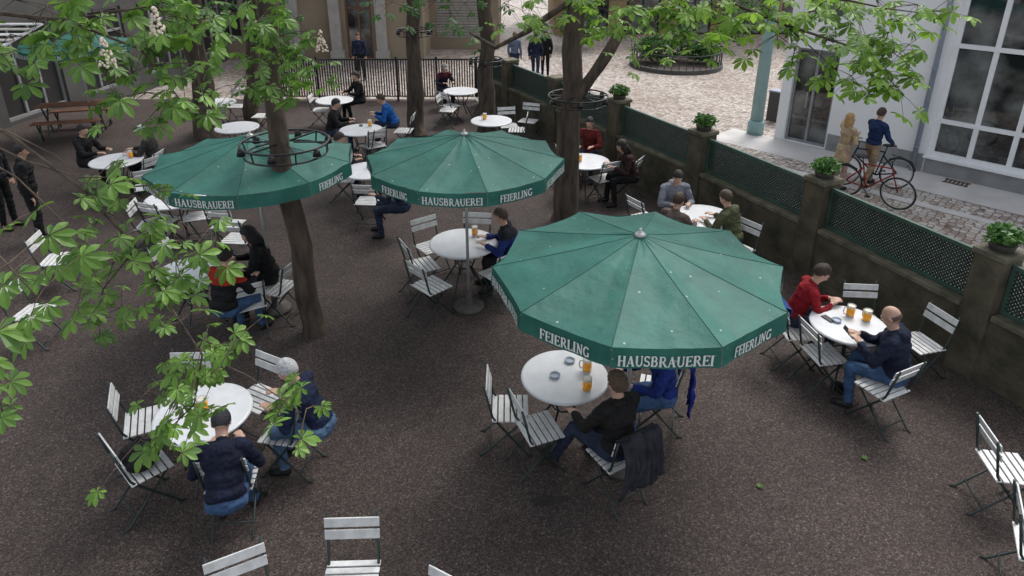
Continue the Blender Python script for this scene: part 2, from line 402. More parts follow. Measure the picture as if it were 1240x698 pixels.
A=G(937,167,ST); B=G(1240,236,ST); u=(B-A); u.z=0; u.normalize(); ang=math.atan2(u.y,u.x)
RB=empty('white_building',A,ang,'white plastered building with tall gridded window and glazed door across the street','building')
al=lambda px,py:(G(px,py,ST)-A).dot(u)
dx0,dx1=al(947,170),al(997,181); wx0=al(1116,209); pipe=al(1104,206)
facade(RB,18,9,[(dx0,dx1,0.02,2.45),(wx0,wx0+7.6,.40,5.6),(dx0-.0,dx1,3.2,5.2)],M['plaster'])
ww=window(RB,wx0,wx0+7.6,.40,5.6,10,[1.22,2.9],M['frame'],fw=.10)
dr=window(RB,dx0,dx1,.02,2.45,2,[],M['greystone'],fw=.06,name='door',pname='door_glass')
window(RB,dx0,dx1,3.2,5.2,2,[4.4],M['frame'],fw=.07)
m=MB(); m.box(((dx1+wx0)/2,-.02,.21),(wx0-dx1-.1,.04,.42)); m.box((wx0+4.5,-.02,.17),(9,.04,.34)); m.build('plinth',M['greystone'],RB)
m=MB(); m.box((wx0+3.8,-.05,.385),(7.7,.14,.04)); m.build('window_sill',M['frame'],RB)
m=MB(); m.tube([(pipe,-.1,0.02),(pipe,-.1,9)],.055,10); 
for z in (.6,2.4,4.4): m.ring((pipe,-.1,z),.06,.012,16,6)
m.build('drainpipe',M['zinc'],RB,True)
m=MB(); m.tube([(dx0+.42,.05,.95),(dx0+.42,.05,1.35)],.015,8); m.build('door_handle',M['pole'],dr)
m=MB(); n_=Vector((u.y,-u.x,0))
a=A-u*1.2; b=A+u*18
m.quad(a+n_*1.35+Vector((0,0,.006)),b+n_*1.35+Vector((0,0,.006)),b+Vector((0,0,.006)),a+Vector((0,0,.006))); tag(m.build('pavement',M['slab']),kind='structure')
m=MB(); m.quad(*[q+Vector((0,0,.005)) for q in (a+n_*2.3,b+n_*2.3,b+n_*2.05,a+n_*2.05)]); tag(m.build('gutter_strip',M['slab']),kind='structure')
g=G(1158,222,ST); m=MB()
R=Matrix.Rotation(ang,3,'Z')
for i in range(6): m.box(g+R@Vector((-.2+.08*i,0,.012)),(.045,.22,.012),R)
m.box(g+R@Vector((0,.13,.012)),(.5,.04,.014),R); m.box(g+R@Vector((0,-.13,.012)),(.5,.04,.014),R)
tag(m.build('drain_grate',M['rust']),'rusty drain grate set in the pavement below the tall gridded window','grate')
Y2=28.5
BB=empty('beige_building',(-19,Y2,ST),0,'beige building with dark doorway and pale pilasters behind the railing','building')
X=lambda px,Y=Y2:(px-CX)/F*(Y*math.cos(TH)+4*math.sin(TH))
b0=X(419)+19; b1=X(450)+19
ops=[(b0,b1,.05,2.7)]+[(X(x0)+19,X(x1)+19,.9,2.9) for x0,x1 in ((262,292),(306,336))]+[(X(118)+19,X(160)+19,.1,2.8),(X(180)+19,X(215)+19,.9,2.9)]
facade(BB,X(512)+19,8,ops,M['beige'])
window(BB,b0,b1,.05,2.7,2,[2.1],M['wood'],name='door',pname='door_glass')
for o_ in ops[1:]: window(BB,*o_,2,[2.2],M['greystone'],gm=M['dark'])
for px in (357,407,462):
    m=MB(); m.box((X(px)+19,-.14,3.5),(.42,.26,7)); m.box((X(px)+19,-.14,.2),(.54,.36,.4)); m.build('pilaster',M['louvre'],BB,bevel=.01)
m=MB(); m.box((14,-.06,3.4),(8,.1,.18)); m.build('cornice',M['louvre'],BB)
YB=31
LB=empty('louvred_building',(X(514,YB),YB,ST),0,'pale building with horizontal louvred shutters behind the two middle trunks','building')
Lw=X(604,YB)-X(514,YB)
facade(LB,Lw,8,[(.5,Lw-.5,.5,2.6)],M['beige'])
m=MB()
for i in range(17): m.box((Lw/2,.05,.56+.12*i),(Lw-1.02,.09,.075),Matrix.Rotation(.5,3,'X'))
m.build('louvre_shutter',M['louvre'],LB)
YO=35
OB=empty('ochre_building',(X(672,YO),YO,ST),0,'ochre building with dark arches and shop openings beyond the square','building')
Lo=16; ops=[(1+2.6*i,2.7+2.6*i,.05,2.6) for i in range(6)]
facade(OB,Lo,9,ops,M['ochre'])
for o_ in ops: window(OB,*o_,2,[2.0],M['dark'],gm=M['glass'])
LA=Vector((-13.6,13.2,0)); LBv=Vector((-11.9,28.0,0)); u2=(LBv-LA).normalized()
SB=empty('left_building',(LA.x,LA.y,ST),math.atan2(u2.y,u2.x),'grey building with framed glazing along the left side of the garden','building')
ops=[(1+3*i,3.2+3*i,.5,2.9) for i in range(5)]
facade(SB,14.8,8,ops,M['leftwall'])
for o_ in ops: window(SB,*o_,3,[2.2],M['greystone'],gm=M['dark'])
aw=G(12,60,2.6); AW=empty('awning',(aw.x-.6,aw.y,2.6),0,'white striped awning over the terrace in the top left corner','awning')
m=MB()
for i in range(9): m.box((0,-.28*i,.5-.06*i),(2.6,.2,.02),mi=i%2)
m.build('awning_cloth',[M['white'],M['louvre']],AW)
m=MB(); m.bar((-1.25,-2.4,-.02),(-1.25,.2,.48),.04,.04); m.bar((1.25,-2.4,-.02),(1.25,.2,.48),.04,.04); m.bar((-1.3,-2.4,-.04),(1.3,-2.4,-.04),.05,.05); 
for sx in (-1.25,1.25): m.bar((sx,-2.4,-3.0),(sx,-2.4,-.05),.05,.05)
m.build('awning_frame',M['frame'],AW)

RA=empty('metal_railing',(0,RY,0),0,'dark metal railing of upright bars along the back of the garden','railing')
rx0=X(335,RY); rx1=endp.x-.1
m=MB(); m.box(((rx0+rx1)/2,0,1.24),(rx1-rx0,.05,.04)); m.box(((rx0+rx1)/2,0,.14),(rx1-rx0,.04,.03)); m.build('rails',M['black'],RA)
m=MB(); x=rx0+.06
while x<rx1: m.box((x,0,.69),(.034,.022,1.06)); x+=.075
m.build('bars',M['black'],RA)
for i in range(6): 
    m=MB(); m.box((rx0+(rx1-rx0)*i/5,.0,.66),(.06,.07,1.32)); m.build('post',M['black'],RA)
PR=1.75
PB=empty('planted_bed',G(818,80,ST),0,'low planted bed edged by a dark railing in the square','flower bed')
m=MB(); m.lathe([(PR+.08,0),(PR+.08,.16),(PR-.1,.16),(PR-.1,.1)],n=32); m.build('kerb',M['leftwall'],PB)
m=MB()
for i in range(40):
    a=2*math.pi*i/40; m.box((PR*math.cos(a),PR*math.sin(a),.42),(.025,.025,.52))
m.ring((0,0,.68),PR,.022,40,6); m.build('bed_railing',M['metal'],PB)
m=MB(); m.lathe([(PR-.12,0),(PR-.12,.12)],n=32); m.build('soil',M['gravel'],PB)
gb=G(818,80,ST)
for i,(ox,oy,r,h,lb) in enumerate([(-.9,.1,.7,1.1,'rounded green shrub at the left of the far planted bed'),(.15,.4,.8,1.5,'tallest green shrub in the middle of the far planted bed'),(1.0,-.1,.6,.9,'low green shrub at the right of the far planted bed')]):
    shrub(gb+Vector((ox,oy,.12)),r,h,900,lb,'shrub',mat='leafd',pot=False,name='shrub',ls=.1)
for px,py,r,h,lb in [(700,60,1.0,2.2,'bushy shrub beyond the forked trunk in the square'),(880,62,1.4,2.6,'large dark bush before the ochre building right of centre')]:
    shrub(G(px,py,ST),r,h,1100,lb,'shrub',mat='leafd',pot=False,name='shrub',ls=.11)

b=G(914,162,ST); o=empty('street_mast',b,0,'thick teal painted street mast standing on the cobbles','mast')
m=MB(); m.tube([(0,0,.3),(0,0,4),(0,0,8)],[.17,.145,.12],20); m.build('shaft',M['teal'],o,True)
m=MB(); m.lathe([(.22,0),(.22,.32),(.20,.36),(.17,.38)],n=20); m.build('base_collar',M['teal'],o,True)
b=G(938,146,ST); o=empty('utility_box',b,ang,'small dark grey utility box beside the teal mast','utility box')
m=MB(); m.box((0,0,.42),(.42,.3,.84)); m.build('cabinet',M['leftwall'],o,bevel=.015); m=MB(); m.box((0,0,.87),(.46,.34,.05)); m.build('lid',M['zinc'],o,bevel=.01)

# ------------------------------------------------------------------ chair
def chair_proto():
    r=empty('folding_chair')
    for sx in (-1,1):
        m=MB(); m.tube([(sx*.205,.255,.0),(sx*.205,.215,.015),(sx*.205,-.13,.44),(sx*.205,-.17,.50),(sx*.205,-.265,.885)],[.0125]*5,6); m.build('leg',M['metal'],r,True)
        m=MB(); m.tube([(sx*.185,-.32,.0),(sx*.185,-.27,.015),(sx*.185,.16,.43)],[.0115]*3,6); m.build('leg',M['metal'],r,True)
    for pts in ([(-.205,.17,.07),(.205,.17,.07)],[(-.185,-.2,.10),(.185,-.2,.10)],[(-.2,-.13,.425),(.2,-.13,.425)]):
        m=MB(); m.tube(pts,.009,6); m.build('crossbar',M['metal'],r,True)
    m=MB()
    for i in range(6): m.box((0,-.15+.068*i,.452),(.44,.053,.016))
    m.build('seat',M['white'],r,bevel=.004)
    m=MB(); a=math.atan2(.095,.385)
    R=Matrix.Rotation(a,3,'X')
    for z in (.70,.80):
        y=-.17-(z-.5)/.385*.095+.015; m.box((0,y+.005,z+.015),(.45,.015,.078),R)
    m.build('backrest',M['white'],r,bevel=.004)
    return r
cp=chair_proto(); ch_map[cp.name]=kids(cp); used=[False]
def chair(mode,px,py,face,label,group='white slatted folding chairs'):
    if not used[0]: o=cp; used[0]=True
    else: o=copy_tree(cp)
    face+=random.uniform(-3,3)
    a=math.radians(face); f=Vector((math.sin(a),math.cos(a),0))
    if mode=='b': p=G(px,py,.77)+f*.235
    elif mode=='s': p=G(px,py,.45)
    else: p=Vector((px,py,0))
    o.location=(p.x,p.y,0); o.rotation_euler=(0,0,-a); tag(o,label,'chair',group)
    k=.92 if p.y<7.6 else .98
    o.scale=(k,k,k if p.y>7.6 else .97)
    return o
CH=[
('s',510,321,62,'white slatted chair at the left of the table with the parasol pole'),
('s',521,346,48,'white slatted chair nearest the camera at the table with the parasol pole'),
('b',512,268,140,'white slatted chair behind left of the table with the parasol pole'),
('b',578,262,185,'white slatted chair behind the parasol pole facing the camera'),
('s',605,331,318,'white slatted chair just right of the parasol base'),
('b',131,485,66,'white slatted chair left of the leaf covered table, tilted toward it'),
('s',172,563,42,'white slatted chair with a black backpack on its seat'),
('b',232,431,178,'white slatted chair behind the leaf covered table, half hidden by leaves'),
('b',330,434,210,'white slatted chair behind the white haired person'),
('b',266,567,352,'white slatted chair seen from behind with a person in navy hood on it'),
('s',347,520,278,'white slatted chair carrying the white haired person'),
('b',587,462,88,'white slatted chair left of the table with two beer mugs'),
('s',651,518,66,'white slatted chair at the near left of the table under the big parasol'),
('s',797,470,285,'white slatted chair under the right edge of the big parasol'),
('s',996,428,80,'empty white slatted chair at the near left of the right table'),
('b',1041,348,187,'white slatted chair between the right table and the garden wall'),
('b',1143,382,258,'empty white slatted chair right of the person in the navy puffer jacket'),
('b',1103,453,335,'white slatted chair under the bald person in the navy puffer jacket'),
('s',962,400,88,'white slatted chair carrying the person in the red sweater'),
('b',1194,527,98,'white slatted chair near the right edge, side on'),
('b',1230,612,118,'white slatted chair in the lower right corner cut by the frame'),
('b',427,631,176,'white slatted chair facing the camera at the bottom left of centre'),
('b',284,675,155,'white slatted chair at the bottom edge, leftmost of three'),
('b',552,704,212,'top of a white slatted chair at the bottom edge of centre'),
('b',908,272,235,'white slatted chair right of the person in the olive jacket'),
('b',768,246,60,'white slatted chair just above the big parasol, left of the hooded person'),
('b',678,176,120,'white slatted chair left of the thick forked trunk'),
('s',731,216,330,'white slatted chair beside the thick forked trunk on its right'),
('s',760,213,300,'white slatted chair under the dark haired person by the wall'),
('b',613,133,170,'white slatted chair behind the second middle trunk table'),
('s',627,157,275,'white slatted chair right of the table beside the second middle trunk'),
('s',545,128,40,'white slatted chair left of the table before the railing'),
('s',585,120,250,'white slatted chair right of the small table before the railing'),
('b',530,118,100,'white slatted chair leftmost at the small table before the railing'),
('b',460,160,300,'white slatted chair right of the table with the blue jacket person'),
('s',454,176,330,'white slatted chair in front of the table with the blue jacket person'),
('s',490,158,275,'white slatted chair between the far table and the first middle trunk'),
('b',440,229,5,'white slatted chair seen from behind between two parasols'),
('b',482,200,250,'white slatted chair half under the middle parasol'),
('b',402,196,95,'white slatted chair at the right rim of the left parasol'),
('s',181,211,300,'white slatted chair beside the person in the white cap'),
('s',178,226,330,'white slatted chair in front of the left far table'),
('b',193,188,270,'white slatted chair carrying the person in the white cap'),
('b',262,257,10,'white slatted chair seen below the left parasol rim, upper one'),
('b',275,274,5,'white slatted chair seen below the left parasol rim, lower one'),
('s',196,267,20,'white slatted chair in front of the table left of the left parasol'),
('b',158,250,80,'white slatted chair left of the table beside the left parasol'),
('b',300,351,330,'white slatted chair under the person in the black and red jacket'),
('b',352,325,285,'white slatted chair against the near trunk carrying a person in black'),
('b',192,300,100,'white slatted chair glimpsed through the left leaves'),
('b',40,291,80,'white slatted chair near the left edge beside the standing people'),
('b',8,350,90,'white slatted chair at the left edge behind big leaves'),
('s',287,128,180,'white slatted chair at the far left tables, nearest the parasol top'),
('s',262,138,90,'white slatted chair left of the far table behind the left parasol'),
('s',318,140,270,'white slatted chair right of the far table behind the left parasol'),
('b',375,118,90,'white slatted chair left of the farthest table'),
('s',640,146,200,'white slatted chair against the wall near the second middle trunk'),
('s',238,262,340,'white slatted chair between two others left of the left parasol pole'),
]
for c in CH: chair(*c)
# ------------------------------------------------------------------ tables
def table_proto():
    r=empty('garden_table')
    m=MB(); m.lathe([(.40,.705),(.468,.712),(.478,.725),(.474,.738),(.45,.742)],n=64); m.build('tabletop',M['tablew'],r,True)
    for k in range(4):
        a=math.pi/4+k*math.pi/2; c,s=math.cos(a),math.sin(a)
        m=MB(); m.tube([(.36*c,.36*s,0),(.34*c,.34*s,.02),(.12*c,.12*s,.38),(.26*c,.26*s,.70)],[.013]*4,6); m.build('leg',M['metal'],r,True)
    for R_,z in ((.125,.38),(.27,.698)):
        m=MB(); m.ring((0,0,z),R_,.0095,24,6); m.build('leg_ring',M['metal'],r,True)
    return r
tp=table_proto(); ch_map[tp.name]=kids(tp); tused=[False]; TABLES={}
def table(key,px,py,label,sc=1.0):
    if not tused[0]: o=tp; tused[0]=True
    else: o=copy_tree(tp)
    p=G(px,py,.74); o.location=(p.x,p.y,0); o.rotation_euler=(0,0,random.random()); o.scale=(sc,sc,1); tag(o,label,'table','round white garden tables'); TABLES[key]=p
table('A',561,294,'round white table with the parasol pole standing at its near edge',1.02)
table('B',246,499,'round white table partly hidden by drooping leaves at the lower left',.92)
table('C',684,455,'round white table under the left edge of the big parasol',.93)
table('D',1028,393,'round white table between the red sweater and the navy puffer jacket',.88)
table('E',852,262,'round white table hidden behind the top of the big parasol')
table('F',708,195,'round white table beside the thick forked trunk')
table('Gt',595,146,'round white table in front of the second middle trunk')
table('G2',558,110,'small far round white table just before the railing')
table('H',437,157,'round white table beside the person in the bright blue jacket')
table('H2',405,121,'farthest round white table near the black dressed person')
table('I',446,206,'round white table between the left and middle parasols')
table('J',141,194,'round white table at the far left between two seated people')
table('K',212,240,'round white table beside the rim of the left parasol')
table('L',232,330,'round white table behind the leaves left of the black and red jacket')
table('N',287,154,'round white table just above the left parasol')
table('O',262,124,'round white table at the far left near the second trunk')

def mug(px,py,label):
    p=G(px,py,.80); o=empty('beer_mug',(p.x,p.y,.743),random.random()*6,label,'beer mug','beer mugs on the tables')
    m=MB(); m.lathe([(.042,.016),(.046,.05),(.044,.12)],n=20); m.build('beer',M['beer'],o,True)
    m=MB(); m.lathe([(.0442,.1205),(.0445,.138),(.035,.143)],n=20); m.build('foam',M['foam'],o,True)
    m=MB(); m.lathe([(.043,0),(.044,.015)],n=20); m.build('glass_base',M['mugglass'],o,True)
    m=MB(); m.ring((0,0,.146),.0445,.0035,24,6); m.build('rim',M['mugglass'],o,True)
    m=MB(); m.tube([(.043,0,.12),(.075,0,.115),(.082,0,.07),(.07,0,.03),(.042,0,.03)],.007,8); m.build('handle',M['mugglass'],o,True)
mug(711,467,'beer mug nearest the black sweater person'); mug(711,444,'beer mug half under the parasol rim')
mug(1030,378,'beer mug on the right table behind the phone'); mug(1050,384,'beer mug at the far side of the right table')
mug(575,281,'beer mug on the table behind the parasol pole'); mug(448,150,'beer mug on the table of the blue jacket person')
mug(158,188,'beer mug on the far left table'); mug(702,192,'beer mug on the table beside the thick trunk'); mug(246,492,'beer mug under the drooping leaves')
mug(448,200,'beer mug between the left and middle parasols'); mug(587,142,'beer mug in front of the second middle trunk')
def ashtray(px,py,label):
    p=G(px,py,.745)
    m=MB(); m.lathe([(.03,0),(.05,.004),(.055,.025),(.048,.025),(.04,.008)],n=20); o=m.build('ashtray',M['zinc'],None,True); o.location=(p.x,p.y,.745); tag(o,label,'ashtray')
ashtray(690,438,'glass ashtray at the back of the table under the big parasol'); ashtray(672,456,'glass ashtray in the middle of the table under the big parasol')
ashtray(1013,389,'glass ashtray on the right table beside the red sleeve')
for px,py,rz,lb in [(1003,386,.4,'dark smartphone lying on the right table'),(437,152,.2,'phone on the table of the blue jacket person')]:
    p=G(px,py,.75); m=MB(); m.box((0,0,.005),(.075,.15,.009)); o=m.build('smartphone',M['black'],bevel=.003); o.location=(p.x,p.y,.745); o.rotation_euler=(0,0,rz); tag(o,lb,'phone')

# ------------------------------------------------------------------ lettering
T=.17; t_=.085
GL={
'F':(.8,[('l',.2,0,.2,1,T),('l',.1,.96,.78,.96,t_),('l',.2,.52,.6,.52,t_),('l',.76,.8,.76,1,t_),('l',.6,.4,.6,.64,t_),('l',.05,.03,.4,.03,t_)]),
'E':(.84,[('l',.2,0,.2,1,T),('l',.08,.96,.78,.96,t_),('l',.2,.52,.6,.52,t_),('l',.76,.8,.76,1,t_),('l',.6,.4,.6,.64,t_),('l',.08,.04,.82,.04,t_),('l',.8,0,.8,.22,t_)]),
'I':(.42,[('l',.2,0,.2,1,T),('l',.02,.97,.38,.97,t_),('l',.02,.03,.38,.03,t_)]),
'R':(.95,[('l',.2,0,.2,1,T),('l',.05,.96,.45,.96,t_),('l',.2,.5,.45,.5,t_),('a',.45,.73,.24,.23,90,-90,.13),('l',.45,.5,.85,.02,.15),('l',.04,.03,.38,.03,t_),('l',.8,.03,1.0,.03,t_)]),
'L':(.8,[('l',.2,0,.2,1,T),('l',.04,.97,.38,.97,t_),('l',.08,.04,.78,.04,t_),('l',.76,0,.76,.26,t_)]),
'N':(1.0,[('l',.2,0,.2,1,.1),('l',.82,0,.82,1,.1),('l',.18,.97,.8,.04,T),('l',.04,.03,.36,.03,t_),('l',.66,.97,.98,.97,t_),('l',.02,.97,.2,.97,t_)]),
'G':(.98,[('a',.5,.5,.38,.46,40,320,.15),('l',.82,.05,.82,.42,.14),('l',.66,.42,.95,.42,t_),('l',.8,.78,.8,.98,t_)]),
'H':(1.0,[('l',.2,0,.2,1,T),('l',.8,0,.8,1,T),('l',.2,.52,.8,.52,t_),('l',.04,.03,.36,.03,t_),('l',.04,.97,.36,.97,t_),('l',.64,.03,.96,.03,t_),('l',.64,.97,.96,.97,t_)]),
'A':(.98,[('l',.48,1,.13,0,t_),('l',.46,1,.82,0,T),('l',.27,.34,.68,.34,t_),('l',0,.03,.28,.03,t_),('l',.66,.03,.98,.03,t_)]),
'U':(.96,[('l',.2,.33,.2,1,T),('l',.8,.33,.8,1,.1),('a',.5,.34,.3,.3,180,360,.13),('l',.04,.97,.36,.97,t_),('l',.66,.97,.94,.97,t_)]),
'S':(.78,[('a',.4,.73,.26,.23,35,270,.13),('a',.4,.27,.28,.23,90,-145,.13),('l',.66,.76,.66,.98,t_),('l',.1,.02,.1,.26,t_)]),
'B':(.9,[('l',.2,0,.2,1,T),('l',.05,.96,.45,.96,t_),('l',.2,.52,.45,.52,t_),('l',.05,.04,.45,.04,t_),('a',.44,.74,.22,.22,90,-90,.13),('a',.46,.28,.28,.25,90,-90,.14)]),
}
def letters(word,width,h):
    tot=sum(GL[c][0] for c in word)+.06*len(word); sx=min(width/(tot),h*.95); out=[]; x=-tot*sx/2; k=0
    for c in word:
        w,st=GL[c]
        for q in st:
            k+=1
            if q[0]=='l': pts=[(q[1],q[2]),(q[3],q[4])]
            else:
                pts=[(q[1]+q[3]*math.cos(math.radians(q[5]+(q[6]-q[5])*i/9)),q[2]+q[4]*math.sin(math.radians(q[5]+(q[6]-q[5])*i/9))) for i in range(10)]
            th=q[-1]*h
            P2_=[(x+a*sx,(b-.5)*h) for a,b in pts]
            for i in range(len(P2_)-1):
                a,b=Vector(P2_[i]),Vector(P2_[i+1]); d=(b-a)
                if d.length<1e-6: continue
                n2=Vector((-d.y,d.x)).normalized()*th/2; e=d.normalized()*(th*.1 if q[0]=='a' else 0)
                out.append((a-n2-e,b-n2+e,b+n2+e,a+n2-e,k))
        x+=(w+.06)*sx
    return out
# ------------------------------------------------------------------ parasols
def parasol(x,y,rot,texts,label,R=1.265,zr=2.215,za=2.52):
    o=empty('parasol',(x,y,0),math.radians(rot),label,'parasol','green beer garden parasols')
    N=10; SG=.012
    def cor(k): 
        a=-math.pi/2+(k-.5)*2*math.pi/N; return Vector((R*math.cos(a),R*math.sin(a),zr))
    m=MB(); ap=Vector((0,0,za)); val=MB(); pip=MB(); dz=.035; seed=abs(x)*3.1
    for k in range(N):
        A_,B_=cor(k),cor(k+1); nu,ns=10,12; base=len(m.v)
        for i in range(ns+1):
            s=i/ns
            for j in range(nu+1):
                w=j/nu; q=ap.lerp(A_,s).lerp(ap.lerp(B_,s),w); e=math.sin(math.pi*w)
                q.z+= -dz*e*s - SG*math.sin(math.pi*s)+.009*math.sin(7*s+6*w+k*2.1+seed)*s*e+.022*noise.noise(Vector((w*2.5,s*3.5,k*7.3+seed)))*e+.010*noise.noise(Vector((w*9,s*4,k*3.3+seed)))*e*s
                mid=(A_+B_)*.5; mid.z=0; q-=mid.normalized()*(.03*e*s*s)
                m.v.append(tuple(q))
        for i in range(ns):
            for j in range(nu):
                a=base+i*(nu+1)+j; m.f.append((a,a+nu+1,a+nu+2,a+1)); m.m.append(0)
        pts=[]
        for i in range(ns+1):
            s=i/ns; q=ap.lerp(A_,s); q.z+=-SG*math.sin(math.pi*s)+.001; pts.append(q)
        pip.tube(pts,.003,5)
        mid=(A_+B_)*.5; mid.z=0; out=mid.normalized(); base=len(val.v)
        for i in range(4):
            for j in range(nu*2+1):
                w=j/(nu*2); q=A_.lerp(B_,w); q.z+=-dz*math.sin(math.pi*w); q-=out*(.03*math.sin(math.pi*w))
                q.z-=.165*i/3; q+=out*(.006*math.sin(w*14+k)*i/3+.003*i)
                val.v.append(tuple(q))
        n3=nu*2+1
        for i in range(3):
            for j in range(nu*2):
                a=base+i*n3+j; val.f.append((a,a+n3,a+n3+1,a+1)); val.m.append(0)
    c=m.build('canopy',M['canvas'],o,True); pip.build('seam',M['seam'],c,True)
    v=val.build('valance',M['canvas'],o,True)
    for k in range(N):
        wd=texts[k%len(texts)] if len(texts)<N else texts[k]
        if not wd: continue
        A_,B_=cor(k),cor(k+1); mid=(A_+B_)*.5; out=Vector((mid.x,mid.y,0)).normalized(); L=(B_-A_).length
        m=MB()
        for (a,b,cc,d,kk) in letters(wd,.69 if len(wd)>10 else .44,.088):
            ps=[]
            for q in (a,b,cc,d):
                w=q.x/L+.5
                p=A_.lerp(B_,w); p.z+=-dz*math.sin(math.pi*w)-.098+q.y; p-=out*(.03*math.sin(math.pi*w)); p+=out*(.0165+.006*math.sin(w*14+k)*.6+.00025*(kk%12)); ps.append(p)
            m.quad(*ps)
        m.build('lettering',M['letter'],v)
    m=MB(); m.tube([(0,0,.04),(0,0,za-.02)],.021,14); m.build('pole',M['pole'],o,True)
    m=MB(); m.lathe([(.21,0),(.215,.03),(.20,.05),(.06,.065),(.045,.07),(.045,.28),(.03,.29)],n=32); m.build('base',M['concrete'],o,True)
    m=MB(); m.lathe([(.045,-.02),(.05,0),(.035,.015),(.015,.02),(.014,.05),(.004,.058)],(0,0,za+.005),n=16); m.build('finial',M['pole'],o,True)
    for k in range(N):
        A_=cor(k)
        m=MB(); q0=ap+Vector((0,0,-.05)); q1=A_+Vector((0,0,-.025)); pts=[]
        for i in range(6):
            s=i/5; q=q0.lerp(q1,s); q.z-=SG*math.sin(math.pi*s); pts.append(q)
        m.tube(pts,.008,5); rb=m.build('rib',M['pole'],o,True)
        m=MB(); md=q0.lerp(q1,.5); md.z-=.03; m.tube([(0,0,1.85),md],.007,5); m.build('strut',M['pole'],rb)
    m=MB(); m.lathe([(.035,1.80),(.04,1.88)],n=16); m.build('slider',M['black'],o,True)
    return o
HB='HAUSBRAUEREI'; FE='FEIERLING'
parasol(1.093,5.226,0,[HB,FE],'largest and nearest green parasol, right of centre')
parasol(-.60,8.18,-3,[HB,FE],'middle green parasol with its pale pole beside a white table')
p3=G(308,201,2.12); parasol(p3.x,p3.y,-6,[HB,None,FE,HB,FE,HB,FE,HB,FE,HB],'left green parasol behind the near tree trunk')
p4=G(92,62,2.05); parasol(p4.x,p4.y,10,[FE,HB],'far green parasol at the top left beyond the leaves')

